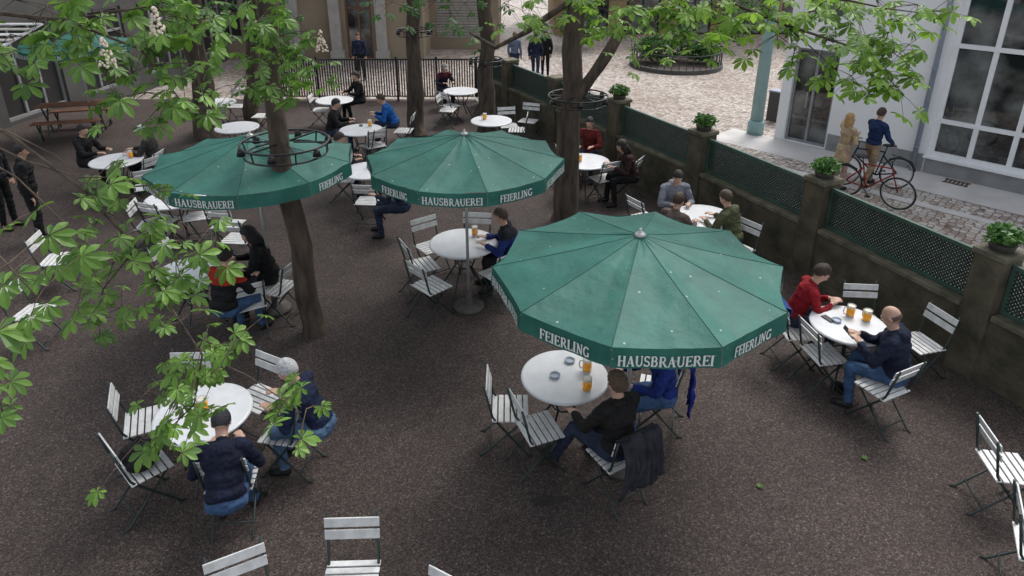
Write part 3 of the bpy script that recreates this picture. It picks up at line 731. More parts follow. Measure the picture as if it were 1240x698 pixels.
# ------------------------------------------------------------------ people
def ik(a,t,l1,l2,pole):
    a=Vector(a); t=Vector(t); d=t-a; L=d.length; mx=(l1+l2)*.985
    if L>mx: t=a+d*(mx/L); d=t-a; L=mx
    d.normalize(); x=(l1*l1-l2*l2+L*L)/(2*L); h=math.sqrt(max(l1*l1-x*x,0)); p=Vector(pole); p=p-d*p.dot(d); p.normalize()
    return a+d*x+p*h,t
def person(mode,px,py,face,label,top,leg,hair,style='short',pose='sit',lean=14,hands=None,pitch=18,yaw=0,vox=.009,puff=1.0,coat=0,skin=(.50,.30,.215),shoe=(.02,.02,.02),knees=None,feet=None,ground=0,sc=1.0,gap=1.0,hat=None,two=None,hood=False):
    prims=[]
    def E(c,r,R=None,mi=1): prims.append(('e',Vector(c),Vector(r),R,mi))
    def K(a,b,r0,r1,mi=1): prims.append(('k',Vector(a),Vector(b),r0,r1,mi))
    la=math.radians(lean); up=Vector((0,math.sin(la),math.cos(la)))
    hz=.545 if pose=='sit' else .93
    Hc=Vector((0,0,hz)); RX=Matrix.Rotation(-la,3,'X')
    E(Hc,(.155,.13,.12),RX,2)
    E(Hc+up*.06,(.158*puff,.128*puff,.11),RX,1)
    E(Hc+up*.20,(.150*puff,.118*puff,.17),RX,1)
    E(Hc+up*.35,(.172*puff,.125*puff,.16),RX,1)
    nb=Hc+up*.50
    K(Hc+up*.445+Vector((-.13,0,0)),Hc+up*.445+Vector((.13,0,0)),.07*puff,.07*puff,1)
    K(Hc+up*.45,nb+up*.01,.075,.06,1)
    ha=la*.5+math.radians(pitch); hu=Vector((0,math.sin((la+ha)/2),math.cos((la+ha)/2)))
    hc=nb+hu*.165
    K(nb-up*.02,hc-hu*.03,.056,.052,0)
    if puff>1.09: 
        K(nb+Vector((-.05,-.045,.0)),nb+Vector((.05,-.045,.0)),.048,.048,1)
    if hood: E(nb+Vector((0,-.10,-.02)),(.11,.06,.09),RX,1)
    HR=Matrix.Rotation(math.radians(-yaw),3,'Z')@Matrix.Rotation(-ha,3,'X')
    def hp(x,y,z): return hc+HR@Vector((x,y,z))
    E(hp(0,-.012,.02),(.076,.094,.100),HR,0); E(hp(0,.022,-.045),(.058,.066,.072),HR,0); E(hp(0,.055,-.088),(.026,.024,.022),HR,0)
    E(hp(0,.092,-.012),(.011,.018,.026),HR,0); E(hp(0,.100,-.026),(.016,.014,.011),HR,0); E(hp(0,.082,.026),(.05,.014,.010),HR,0)
    E(hp(0,.083,-.056),(.023,.010,.008),HR,4)
    for s in (-1,1): E(hp(s*.078,-.008,-.008),(.010,.018,.030),HR,0); E(hp(s*.040,.066,-.022),(.018,.018,.018),HR,0)
    if knees is None:
        knees=[(-.13*gap,.43,.52),(.13*gap,.43,.52)] if pose=='sit' else [(-.10,.02,.49),(.10,.02,.49)]
    if feet is None:
        feet=[(-.14*gap,.38,.085),(.14*gap,.46,.085)] if pose=='sit' else [(-.11,0.0,.085),(.11,-.02,.085)]
    for s,k,f in ((-1,knees[0],feet[0]),(1,knees[1],feet[1])):
        hj=Vector((s*.09,0,hz-.01)); k=Vector(k); f=Vector(f)
        K(hj,k,.092,.064,2); K(k,f+(k-f)*.06,.064,.048,2); K(f+(k-f)*.12,f,.040,.038,3)
        K(f+Vector((0,-.02,-.04)),f+Vector((s*.02,.14,-.052)),.040,.034,3); K(f+Vector((0,0,-.03)),f+Vector((s*.025,.10,-.04)),.042,.038,3)
    if hands is None: hands=[(-.15,.43,.79),(.14,.45,.79)] if pose=='sit' else [(-.24,.05,.80),(.24,.05,.80)]
    for s,hd in ((-1,hands[0]),(1,hands[1])):
        sh=Hc+up*.445+Vector((s*.175,0,0)); el,w=ik(sh,hd,.28,.25,(s*.6,-.5,-.8))
        K(sh,el,.062*puff,.050*puff,1); K(el,w+(el-w)*.14,.050*puff,.037*puff,1); K(w+(el-w)*.2,w,.030,.026,0)
        d=(w-el).normalized(); d=(d+Vector((0,.15,.0))).normalized(); nn=Vector((0,0,-1)); nn=nn-d*nn.dot(d)
        if nn.length<.2: nn=Vector((-s,0,0))-d*Vector((-s,0,0)).dot(d)
        nn.normalize(); sd=d.cross(nn).normalized()
        HM=Matrix((sd,d,nn)).transposed()
        E(w+d*.045,(.040,.052,.017),HM,0)
        for q,(o_,L_) in enumerate(((-.030,.062),(-.010,.074),(.011,.070),(.030,.054))):
            r0=w+d*.082+sd*o_; m1=r0+(d*.92+nn*.35)*L_*.5; m2=m1+(d*.55+nn*.8)*L_*.5
            K(r0,m1,.0095,.009,0); K(m1,m2,.009,.0078,0)
        ts=sd*(1 if sd.x*(-s)>0 else -1)
        r0=w+d*.022+ts*.03; m1=r0+(d*.6+ts*.65)*.035; K(r0,m1,.012,.0105,0); K(m1,m1+(d*.9+nn*.3)*.03,.0105,.009,0)
    if coat:
        K(Hc+Vector((0,0,.02)),Hc+Vector((0,0,-coat)),.15,.175,1)
    m=MB()
    for p in prims:
        if p[0]=='e': m.ell(p[1],p[2],p[3],14,10)
        else:
            _,a,b,r0,r1,mi=p; m.ell(a,(r0,)*3,None,12,8); m.ell(b,(r1,)*3,None,12,8)
            d=(b-a)
            if d.length>1e-4: m.tube([a,b],[r0,r1],12)
    tmp=m.build('tmp',M['white'])
    rm=tmp.modifiers.new('r','REMESH'); rm.mode='VOXEL'; rm.voxel_size=vox; rm.use_smooth_shade=True
    sm=tmp.modifiers.new('s','SMOOTH'); sm.factor=.5; sm.iterations=3 if vox<.012 else 2
    dg=bpy.context.evaluated_depsgraph_get(); ev=tmp.evaluated_get(dg)
    me=bpy.data.meshes.new_from_object(ev)
    bpy.data.objects.remove(tmp)
    me.name='person_body'; me.materials.clear()
    top2=two if two else top
    for q in (skinm(skin),cloth(top),cloth(leg),cloth(shoe,.5),skinm((skin[0]*.8,skin[1]*.6,skin[2]*.6)),cloth(top2)): me.materials.append(q)
    n=len(me.polygons); cs=np.zeros(n*3); me.polygons.foreach_get('center',cs); cs=cs.reshape(-1,3)
    best=np.full(n,1e9); mi=np.zeros(n,dtype=np.int32)
    for p in prims:
        if p[0]=='e':
            q=cs-np.array(p[1]); 
            if p[3] is not None: q=q@np.array(p[3])
            r=np.array(p[2]); d=(np.linalg.norm(q/r,axis=1)-1)*min(r); idx=p[4]
        else:
            a=np.array(p[1]); b=np.array(p[2]); ab=b-a; L2=max(ab@ab,1e-9); t=np.clip(((cs-a)@ab)/L2,0,1)
            d=np.linalg.norm(cs-a-t[:,None]*ab,axis=1)-(p[3]+(p[4]-p[3])*t); idx=p[5]
        w=d<best; best[w]=d[w]; mi[w]=idx
    if two:
        sel=(mi==1)&(cs[:,2]>hz+.36); mi[sel]=5
    nv=len(me.vertices); isc=np.zeros(nv,dtype=bool)
    for p in me.polygons:
        if mi[p.index] in (1,2,5):
            for vi in p.vertices: isc[vi]=True
    vn=[v.normal.copy() for v in me.vertices]
    off=Vector((px*.13,py*.17,0))
    for v in me.vertices:
        if isc[v.index]:
            q=v.co; d=.011*noise.noise(Vector((q.x*9,q.y*9,q.z*20))+off)+.006*noise.noise(q*26+off)
            v.co=q+vn[v.index]*d
    me.polygons.foreach_set('material_index',mi); me.polygons.foreach_set('use_smooth',[True]*n); me.update()
    root=bpy.data.objects.new('person',me); COL.objects.link(root)
    if style!='none':
        m=MB(); Nn,Mm=28,18
        vs=[]
        for i in range(Mm+1):
            ph=math.pi*i/Mm
            for j in range(Nn):
                a=2*math.pi*j/Nn; vs.append(Vector((math.sin(ph)*math.cos(a),math.sin(ph)*math.sin(a),math.cos(ph))))
        def keep(v):
            if style=='bald': return -.62<v.z<.05 and v.y<.05
            return v.z> -.42+1.0*v.y if v.y>-.2 else v.z>-.75
        for v in vs:
            nz=1+.05*noise.noise(v*6+Vector((px,py,0)))
            k_=1.02 if style=='bald' else 1.10
            m.v.append(tuple(hp(v.x*.078*k_*nz,-.012+v.y*.096*k_*nz,.02+v.z*.102*k_*nz)))
        for i in range(Mm):
            for j in range(Nn):
                ids=[i*Nn+j,(i+1)*Nn+j,(i+1)*Nn+(j+1)%Nn,i*Nn+(j+1)%Nn]
                if all(keep(vs[t]) for t in ids): m.f.append(tuple(ids)); m.m.append(0)
        if style=='long':
            m.ell(hp(0,-.06,-.08),(.085,.055,.15),HR,16,10); m.ell(hp(-.065,-.01,-.06),(.03,.06,.12),HR,10,8); m.ell(hp(.065,-.01,-.06),(.03,.06,.12),HR,10,8)
        m.build('hair',hairm(hair),root,True)
    if hat:
        m=MB(); m.ell(hp(0,-.01,.045),(.088,.104,.085),HR,18,12)
        m.ell(hp(0,.10,.055),(.065,.07,.009),HR,14,8); m.build('cap',cloth(hat),root,True)
    if vox<.012:
        for s in (-1,1):
            m=MB(); m.ell(hp(s*.030,.078,.004),(.014,.009,.008),HR,12,8); e=m.build('eye',M['eyew'],root,True)
            m=MB(); m.ell(hp(s*.030,.0855,.003),(.006,.003,.006),HR,10,6); m.build('iris',M['black'],e,True)
    a=math.radians(face); Rz=Matrix.Rotation(-a,3,'Z')
    if mode=='h':
        g=G(px,py,hc.z*sc+ground); off=Rz@Vector((hc.x,hc.y,0))*sc; loc=Vector((g.x-off.x,g.y-off.y,ground))
    else: g=G(px,py,ground); loc=Vector((g.x,g.y,ground))
    root.location=loc; root.rotation_euler=(0,0,-a); root.scale=(sc,)*3
    tag(root,label,'person')
    return root
NAVY=(.014,.022,.055); BLK=(.014,.014,.015); JEAN=(.06,.12,.24); DJ=(.028,.04,.075)
person('h',348,449,276,'white haired person in navy shirt and jeans at the leafy table',NAVY,(.11,.19,.31),(.62,.62,.62),lean=24,pitch=20,vox=.0085,sc=.98)
person('h',268,512,345,'person in hooded navy jacket and jeans with back to the camera',(.010,.013,.034),JEAN,(.02,.02,.03),style='short',lean=32,pitch=38,vox=.009,puff=1.12,hood=True,sc=.95)
C3=person('h',747,464,328,'person in black sweater and jeans under the near parasol edge',(.017,.016,.015),DJ,(.13,.08,.05),lean=6,pitch=10,vox=.0085,puff=1.1,sc=1.0,knees=[(-.18,.44,.52),(.12,.43,.52)],feet=[(-.26,.62,.085),(.13,.5,.085)],hands=[(-.20,.42,.72),(.16,.36,.62)])
person('h',797,414,262,'person in blue jacket and jeans mostly hidden by the big parasol',(.015,.035,.20),JEAN,(.05,.03,.02),lean=10,vox=.010,puff=1.05,sc=.97)
person('h',995,331,98,'person in red sweater looking down at a phone',(.30,.010,.018),DJ,(.04,.022,.014),lean=20,pitch=28,vox=.0085,sc=.98,hands=[(-.04,.42,.80),(.10,.40,.80)])
N6=person('h',1079,384,308,'bald person in navy puffer jacket holding a phone',(.014,.02,.045),JEAN,(.17,.105,.08),style='bald',lean=14,pitch=22,vox=.0085,puff=1.2,sc=.99,hands=[(-.12,.40,.84),(.02,.44,.86)],hood=True)
person('h',606,262,272,'person in blue and black jacket beside the parasol pole',(.02,.04,.19),BLK,(.10,.065,.045),lean=20,pitch=10,vox=.010,puff=1.15,two=(.016,.018,.028))
person('h',821,215,175,'person in grey hooded top by the garden wall',(.24,.25,.29),DJ,(.02,.015,.012),lean=18,pitch=25,vox=.012,puff=1.1,hood=True)
person('h',822,243,45,'person with brown hair just above the big parasol',(.16,.12,.10),DJ,(.07,.035,.02),lean=12,pitch=18,vox=.012)
person('h',879,240,315,'person in olive jacket by the garden wall',(.10,.11,.055),DJ,(.09,.055,.03),lean=18,pitch=18,vox=.012,puff=1.12,hood=True)
person('h',714,149,200,'person in dark red shirt beside the thick forked trunk',(.15,.018,.018),DJ,(.02,.015,.012),lean=10,pitch=18,vox=.012)
person('h',753,177,262,'person with dark hair and black clothes against the wall',(.04,.017,.017),BLK,(.02,.012,.01),style='long',lean=22,pitch=22,vox=.012)
person('h',538,82,150,'person in dark jacket seated before the railing',(.03,.03,.05),(.02,.02,.03),(.3,.18,.1),lean=16,vox=.014,two=(.10,.02,.03),hat=(.35,.33,.3))
person('h',461,120,262,'person in bright blue jacket at the far table',(.012,.12,.44),DJ,(.07,.04,.025),lean=24,pitch=20,vox=.013,puff=1.1)
person('h',407,126,85,'person in black jacket left of the far table',BLK,DJ,(.02,.015,.012),lean=14,vox=.014,puff=1.05)
person('h',430,92,235,'person in black seated farthest back by the railing',BLK,BLK,(.03,.02,.015),lean=8,vox=.014)
person('h',411,168,80,'person in black between the left parasol and a small table',(.02,.022,.03),DJ,(.03,.02,.015),lean=14,vox=.013)
person('h',473,206,270,'person in dark clothes half under the middle parasol',(.02,.025,.05),DJ,(.03,.02,.015),lean=14,vox=.013)
person('h',100,158,98,'dark haired person in black left of the far left table',BLK,BLK,(.012,.01,.01),lean=8,vox=.013,puff=1.1)
person('h',173,158,262,'person in white cap and dark jacket at the far left table',(.04,.04,.035),BLK,(.05,.03,.02),lean=10,vox=.013,hat=(.75,.75,.75),puff=1.1)
person('h',273,311,20,'person in black and red jacket with back to the camera',BLK,JEAN,(.012,.01,.01),lean=14,vox=.010,puff=1.15,two=(.40,.03,.015))
person('h',301,284,255,'person with long dark hair in black beside the near trunk',BLK,BLK,(.012,.01,.01),style='long',lean=16,pitch=22,vox=.010,puff=1.08)
person('g',52,292,60,'person in black standing at the far left, right one of two',BLK,BLK,(.015,.012,.01),pose='stand',lean=3,vox=.013,puff=1.1)
person('g',14,276,95,'person in black standing at the far left, left one of two',(.02,.02,.025),BLK,(.03,.02,.015),pose='stand',lean=3,vox=.013,puff=1.1)
person('g',1047,226,70,'person in blue jacket and beige trousers walking a bicycle',(.018,.04,.12),(.36,.26,.17),(.07,.035,.02),pose='stand',lean=2,vox=.011,ground=ST,sc=1.03,hands=[(-.2,.35,.95),(.22,.3,.98)],knees=[(-.1,.18,.50),(.1,-.02,.49)],feet=[(-.1,.22,.085),(.11,-.22,.11)],puff=1.08,yaw=-10)
person('g',1013,228,75,'person in beige coat raising a hand to the face',(.56,.42,.26),(.50,.33,.25),(.55,.34,.14),style='long',pose='stand',lean=2,vox=.011,ground=ST,sc=.98,hands=[(-.14,.16,1.52),(.1,.2,1.25)],coat=.24,pitch=-5)
person('g',623,96,20,'person in light jacket walking beyond the railing corner',(.16,.2,.3),DJ,(.2,.12,.06),pose='stand',lean=2,vox=.015,ground=ST,knees=[(-.1,.16,.50),(.1,-.02,.49)],feet=[(-.1,.2,.085),(.11,-.2,.10)])
person('g',648,97,10,'person in dark navy coat walking in the square, middle of three',(.015,.02,.05),(.03,.04,.08),(.04,.03,.02),pose='stand',lean=2,vox=.015,ground=ST,puff=1.12,knees=[(-.1,.16,.50),(.1,-.02,.49)],feet=[(-.1,.2,.085),(.11,-.2,.10)])
person('g',660,93,200,'person in black walking in the square, rightmost of three',BLK,BLK,(.02,.02,.02),pose='stand',lean=2,vox=.015,ground=ST,puff=1.08)
person('g',438,97,180,'person in dark clothes before the dark doorway',(.02,.03,.07),BLK,(.1,.06,.04),pose='stand',lean=2,vox=.016,ground=ST)

p=C3.location; a=math.radians(328); chair('w',p.x+.02*math.sin(a),p.y+.02*math.cos(a),328,'white slatted chair with a dark jacket hung over its back')
def local(o,v): return o.location+Matrix.Rotation(o.rotation_euler.z,3,'Z')@(Vector(v)*o.scale.x)
p=local(N6,(-.05,.53,.88)); m=MB(); m.box((0,0,0),(.078,.155,.009),Matrix.Rotation(.7,3,'X')); o=m.build('smartphone',M['black'],bevel=.003); o.location=p; o.rotation_euler=(0,0,N6.rotation_euler.z); tag(o,'smartphone held up by the bald person','phone')

def drape(loc,face,col,label,w=.5,front=.30,back=.62,name='jacket'):
    m=MB(); nu,nv=30,36; tot=front+back
    for i in range(nv+1):
        s=i/nv*tot
        for j in range(nu+1):
            x=(j/nu-.5)
            if s<front: z=.88-(front-s); y=-.265+.06+.24*(front-s)*.6
            elif s<front+.05: z=.885; y=-.235
            else: z=.88-(s-front-.05); y=-.275-.03*math.sin((s-front)*5)
            k=max(0,s-front)/back; ww=w*(1+.18*k+.10*k*math.sin(7*k+face))
            fold=.03*math.sin(x*22+s*5+2*noise.noise(Vector((x*3,s*3,face))))*min(1,k*1.5+.15)+.045*noise.noise(Vector((x*6,s*6,face)))
            zz=z-.13*k*(noise.noise(Vector((x*4,face,1)))+.3*math.sin(x*9))
            m.v.append((x*ww+.03*k*noise.noise(Vector((x*4,s*4,9))),y-abs(fold)*(1 if s>front else -.4)-.02*k,max(zz,.04)))
    for i in range(nv):
        for j in range(nu):
            q=i*(nu+1)+j; m.f.append((q,q+1,q+nu+2,q+nu+1)); m.m.append(0)
    o=m.build(name,cloth(col),None,True); sd=o.modifiers.new('t','SOLIDIFY'); sd.thickness=.012
    o.location=loc; o.rotation_euler=(0,0,-math.radians(face)); tag(o,label,'jacket'); return o
p=C3.location; drape((p.x,p.y,0),328,(.035,.037,.045),'dark jacket hung over the chair of the black sweater person',.42,.25,.58)
p=G(797,470,.45); drape((p.x,p.y,0),285,(.012,.022,.20),'bright blue jacket hanging from the chair under the big parasol',.36,.1,.60)
p=G(962,400,.45); drape((p.x,p.y,0),88,(.025,.07,.25),'blue jacket hung behind the red sweater person',.44,.1,.45)
p=G(172,563,.45); o=empty('backpack',(p.x,p.y,.45),.5,'black backpack lying on a white chair at the lower left','backpack')
m=MB(); m.ell((0,0,.12),(.17,.12,.13),None,20,12); m.build('bag_body',cloth((.013,.013,.014)),o,True)
m=MB(); m.ell((0,-.09,.09),(.12,.07,.08),None,16,10); m.build('pocket',cloth((.017,.017,.019)),o,True)
for pts in ([(-.07,.06,.2),(-.09,.12,.16),(-.1,.16,.05),(-.12,.2,-.02)],[(.0,.0,.24),(.03,.02,.29),(.06,.0,.24)]):
    m=MB(); m.tube(pts,.012,6); m.build('strap',cloth((.015,.015,.015)),o,True)

# ------------------------------------------------------------------ bicycles
def bicycle(pr,pf,col,label):
    pr=Vector(pr); pf=Vector(pf); d=(pf-pr); d.z=0; d.normalize(); o=empty('bicycle',pr,0,label,'bicycle'); o.rotation_euler=(math.radians(5),0,math.atan2(d.y,d.x))
    for x in (0,1.04):
        m=MB(); m.ring((x,0,.345),.33,.017,32,6,axis='y'); w=m.build('wheel',M['tyre'],o,True)
        m=MB(); m.ring((x,0,.345),.307,.01,32,6,axis='y')
        for k in range(14):
            a=2*math.pi*k/14; m.tube([(x,0,.345),(x+.305*math.cos(a),0,.345+.305*math.sin(a))],.002,4)
        m.tube([(x,-.04,.345),(x,.04,.345)],.02,8); m.build('rim',M['pole'],w,True)
    m=MB(); bb=(.42,0,.29); st=(.30,0,.80); hd=(.86,0,.84); h2=(.90,0,.72)
    for a,b in ((bb,st),(st,hd),(bb,h2),((0,0,.345),bb),((0,0,.345),(.32,0,.72)),(h2,hd)): m.tube([a,b],.016,8)
    m.build('frame',cloth(col,.35),o,True)
    m=MB(); m.tube([(.86,0,.86),(.92,0,.66),(1.04,0,.345)],.014,8); m.build('fork',cloth(col,.35),o,True)
    m=MB(); m.tube([(.85,0,.84),(.84,0,1.0)],.012,8); m.tube([(.72,-.28,1.02),(.84,-.2,1.03),(.86,0,1.0),(.84,.2,1.03),(.72,.28,1.02)],.012,8); m.build('handlebar',M['black'],o,True)
    m=MB(); m.tube([st,(.27,0,.93)],.012,8); m.ell((.24,0,.95),(.14,.075,.035),None,14,8); m.build('saddle',M['black'],o,True)
    m=MB(); m.ring((.42,.045,.29),.09,.006,20,5,axis='y'); m.tube([(.42,-.08,.29),(.52,-.08,.17)],.009,6); m.tube([(.42,.08,.29),(.32,.08,.41)],.009,6); m.box((.53,-.12,.165),(.09,.08,.02)); m.box((.31,.12,.415),(.09,.08,.02)); m.build('crank',M['black'],o)
    m=MB(); m.tube([(-.35,0,.42),(-.25,0,.62),(0,0,.72),(.2,0,.64)],.02,6); m.build('mudguard',M['black'],o,True)
bicycle(G(1021,236,ST),G(1064,248,ST),(.34,.035,.025),'red framed bicycle held by the person in the blue jacket')
bicycle(G(1082,229,ST),G(1044,226,ST),(.02,.02,.02),'black bicycle standing behind the red one')

def bench_set():
    b=G(86,126,.76); o=empty('beer_table',(b.x,b.y,0),.25,'long orange brown wooden beer table under the far left parasol','table')
    m=MB()
    for i in range(3): m.box((0,-.17+.17*i,.75),(1.5,.16,.03))
    m.build('tabletop',M['wood'],o,bevel=.004)
    for x in (-.6,.6):
        m=MB(); m.bar((x,-.2,0),(x,.2,.73),.03,.03); m.bar((x,.2,0),(x,-.2,.73),.03,.03); m.build('leg',M['metal'],o)
    for sy,lb in ((-.6,'wooden bench on the near side of the beer table'),(.6,'wooden bench on the far side of the beer table')):
        q=empty('bench',(b.x-sy*math.sin(.25),b.y+sy*math.cos(.25),0),.25,lb,'bench')
        m=MB(); m.box((0,-.065,.45),(1.5,.12,.03)); m.box((0,.065,.45),(1.5,.12,.03)); m.build('seat',M['wood'],q,bevel=.004)
        for x in (-.6,.6):
            m=MB(); m.bar((x,-.1,0),(x,.1,.43),.03,.03); m.bar((x,.1,0),(x,-.1,.43),.03,.03); m.build('leg',M['metal'],q)
bench_set()

# ------------------------------------------------------------------ trees
def leaf(m,p,f,n,s,full=True):
    f=f.normalized(); sd=f.cross(n).normalized(); n=sd.cross(f).normalized()
    lens=(.58,.84,.98,1.05,.96,.8,.55) if full else (.7,.95,1,.9,.65)
    angs=(-122,-78,-37,0,37,78,122) if full else (-100,-48,0,48,100)
    for a,l in zip(angs,lens):
        a=math.radians(a+random.uniform(-6,6)); l*=s*random.uniform(.9,1.08)
        d=f*math.cos(a)+sd*math.sin(a); w=(sd*math.cos(a)-f*math.sin(a)); dr=random.uniform(.1,.45)
        def q(x,y,z=0): return p+d*(x*l)+w*(y*l)+n*(z*l-dr*x*x*l)
        if full:
            k=len(m.v); m.v+=[tuple(t) for t in (q(.03,0),q(.32,.095,.035),q(.66,.205,.05),q(.84,.15,.03),q(1,0),q(.84,-.15,.03),q(.66,-.205,.05),q(.32,-.095,.035),q(.33,0),q(.68,0))]
            for t in ((0,8,1),(8,9,2,1),(9,4,3,2),(0,7,8),(8,7,6,9),(9,6,5,4)): m.f.append(tuple(k+i for i in t)); m.m.append(0)
        else:
            m.quad(q(.02,0),q(.6,.2),q(1,0),q(.6,-.2))
def spray(m,px,py,t,n,sp,s,tw=None,full=True):
    c=P(px,py,t)
    for i in range(n):
        o=Vector((random.gauss(0,1)*sp/F*t,random.gauss(0,.5)*.35,random.gauss(0,1)*sp/F*t*.75)); p=c+o
        a=random.random()*6.28; f=Vector((math.cos(a),math.sin(a),-random.uniform(.1,.6))); nn=Vector((random.gauss(0,.3),random.gauss(-.35,.3),1))
        leaf(m,p,f,nn.normalized(),s*random.uniform(.62,1.2),full)
        if tw is not None: tw.tube([c+Vector((0,0,.05)),(c+p)/2+Vector((0,0,.04)),p],[.004,.0025,.002],4,cap=False)
def crown(m,c,r,n,s=.17):
    for i in range(n):
        v=Vector((random.gauss(0,1),random.gauss(0,1),random.gauss(0,1))).normalized()*random.random()**.4
        p=Vector(c)+Vector((v.x*r[0],v.y*r[1],v.z*r[2]))
        if noise.noise(p*.6)<-.18: continue
        a=random.random()*6.28; leaf(m,p,Vector((math.cos(a),math.sin(a),-.4)),Vector((random.gauss(0,.4),random.gauss(0,.4),1)).normalized(),s*random.uniform(.8,1.2),False)
def trunk_tube(m,pts,rad,n=14,seed=0):
    P_=[];R_=[]
    for i in range(len(pts)-1):
        a,b=Vector(pts[i]),Vector(pts[i+1]); k=6
        for j in range(k):
            s=j/k; p=a.lerp(b,s); p+=Vector((noise.noise(p*1.1+Vector((seed,0,0))),noise.noise(p*1.1+Vector((0,seed,5))),0))*.11*min(1,rad[i]*5); P_.append(p); R_.append((rad[i]+(rad[i+1]-rad[i])*s)*(1+.14*noise.noise(p*2.5+Vector((seed,2,0)))))
    P_.append(Vector(pts[-1])); R_.append(rad[-1]); m.tube(P_,R_,n)
def tree(base,tops,rads,limbs,sprays,crowns,label,matn='leaf',blossoms=(),seed=0,twigs=()):
    o=empty('chestnut_tree',base,0,label,'tree','chestnut trees of the beer garden'); b=Vector(base)
    m=MB(); trunk_tube(m,[Vector((0,0,-.05)),Vector((0,0,.12))]+[Vector(t)-b for t in tops],[rads[0]*1.4,rads[0]*1.15]+list(rads[1:]),18,seed); m.build('trunk',M['bark'],o,True)
    for pts,r in limbs:
        m=MB(); trunk_tube(m,[Vector(p)-b for p in pts],r,8,seed+3); m.build('limb',M['bark'],o,True)
    m=MB(); tw=MB()
    for s in sprays: spray(m,*s,tw=tw)
    for c in crowns: crown(m,*c)
    m.v=[(x-b.x,y-b.y,z-b.z) for x,y,z in m.v]; cr=m.build('crown',M[matn],o)
    for pts,r in twigs: tw.tube(pts,r,5)
    if tw.v:
        tw.v=[(x-b.x,y-b.y,z-b.z) for x,y,z in tw.v]; tw.build('twigs',M['bark'],cr)
    for q in blossoms:
        c=P(*q)-b; m=MB()
        for i in range(60):
            h=random.random(); a=random.random()*6.28; r=.05*(1-h)+.008; s=.010
            m.ell(c+Vector((r*math.cos(a),r*math.sin(a),h*.2)),(s,s,s),None,5,4)
        m.build('blossom',M['blossom'],cr)
    return o
T1=G(382,402,0)
l1=[(300,55,6.6),(330,80,6.6),(350,95,6.7),(315,30,6.4),(285,25,6.3),(380,78,6.7),(340,50,6.6),(300,90,6.6),(360,30,6.8),(325,10,6.5),(270,60,6.4),(345,112,6.8),(290,108,6.6),(320,60,6.5),(360,70,6.7)]
tree(T1,[(T1.x-.16,T1.y,2.4),(T1.x-.08,T1.y+.02,4.3),(T1.x-.1,T1.y,6.5)],[.125,.118,.105,.09],
  [([(T1.x,T1.y,5.2),(-2.2,6.0,5.0),P(310,20,6.4),P(345,85,6.7)],[.05,.03,.015,.006]),([(T1.x-.1,T1.y,5.9),(-1,8.5,7)],[.07,.03]),([(T1.x-.1,T1.y,6.0),(-4.5,8.5,7.3)],[.07,.03])],
  [(a,b,t,6,18,.145) for a,b,t in l1],[((T1.x,T1.y+.8,7.8),(2.9,2.9,1.6),900)],'near chestnut tree with a slim trunk carrying a metal hoop',blossoms=[(390,62,6.7)],seed=1)
L=[]
for a,b in [(20,8),(60,14),(110,10),(150,20),(190,12),(230,22),(150,50),(190,65),(220,85),(120,66),(215,112),(165,95),(228,140),(240,55),(205,130),(90,40),(35,30),(15,50),(60,55),(255,30),(180,120),(130,100),(5,75),(240,95),(200,30),(110,40)]: L.append((a,b,5.0,5,21,.135))
for a,b in [(150,205),(120,222),(165,245),(195,240),(130,265),(108,292),(155,292),(195,290),(215,300),(140,325),(182,330),(215,325),(120,350),(98,370),(122,393),(150,380),(200,365),(225,350),(245,325),(240,303),(170,310),(90,300)]: L.append((a,b,4.6,4,16,.12))
for a,b in [(215,400),(250,415),(280,430),(235,440),(205,455),(258,460),(180,482),(215,490),(242,508),(195,525),(172,540),(352,488),(372,503),(340,492),(235,475),(225,500),(250,432)]: L.append((a,b,4.3,4,13,.11))
for a,b in [(8,290),(42,322),(14,330),(55,362),(28,378),(5,350),(2,440),(5,468),(0,508)]: L.append((a,b,3.3,2,12,.125))
TL=Vector((-6.3,3.2,0)); S=TL+Vector((0,0,5.6))
tw=[([S,P(-80,110,4.7),P(20,170,4.7),P(100,230,4.65),P(165,300,4.6),P(205,370,4.5),P(245,430,4.35),P(235,490,4.3),P(190,535,4.3)],[.04,.022,.016,.013,.011,.009,.007,.005,.003]),
 ([P(245,430,4.35),P(300,455,4.35),P(365,500,4.3)],[.006,.004,.003]),
 ([S,P(-60,10,4.9),P(80,25,5),P(170,60,5),P(225,130,5)],[.035,.02,.013,.009,.004]),
 ([P(80,25,5),P(180,8,5),P(240,30,5)],[.01,.007,.003]),
 ([S,P(-80,240,3.5),P(-10,300,3.3),P(50,365,3.3)],[.03,.012,.008,.003]),
 ([P(-80,240,3.5),P(-20,420,3.3),P(5,505,3.3)],[.01,.007,.003]),
 ([P(100,230,4.65),P(180,225,4.6),P(240,290,4.6)],[.009,.006,.003]),
 ([P(165,300,4.6),P(125,350,4.6),P(115,395,4.6)],[.007,.005,.003]),
 ([S,P(-60,150,4.4),P(30,195,4.4),P(95,215,4.5),P(150,215,4.6)],[.02,.01,.007,.005,.003]),
 ([S,P(-60,170,4.2),P(20,215,4.2),P(110,300,4.4)],[.02,.009,.006,.003]),
 ([S,P(-60,140,4.0),P(10,160,4.1),P(70,190,4.2),P(130,260,4.4)],[.02,.009,.006,.004,.002])]
tree(TL,[TL+Vector((0,.1,3)),TL+Vector((.1,.1,6)),TL+Vector((0,0,8))],[.24,.2,.17,.1],[([TL+Vector((0,0,5)),TL+Vector((1.2,1.5,7))],[.08,.04])],L,[((TL.x,TL.y,8.3),(2.6,2.6,1.6),600)],'chestnut tree reaching in from the left with big drooping leaves',blossoms=[(132,82,4.7),(193,45,4.7)],seed=2,twigs=tw)
T5=G(684,266,0)
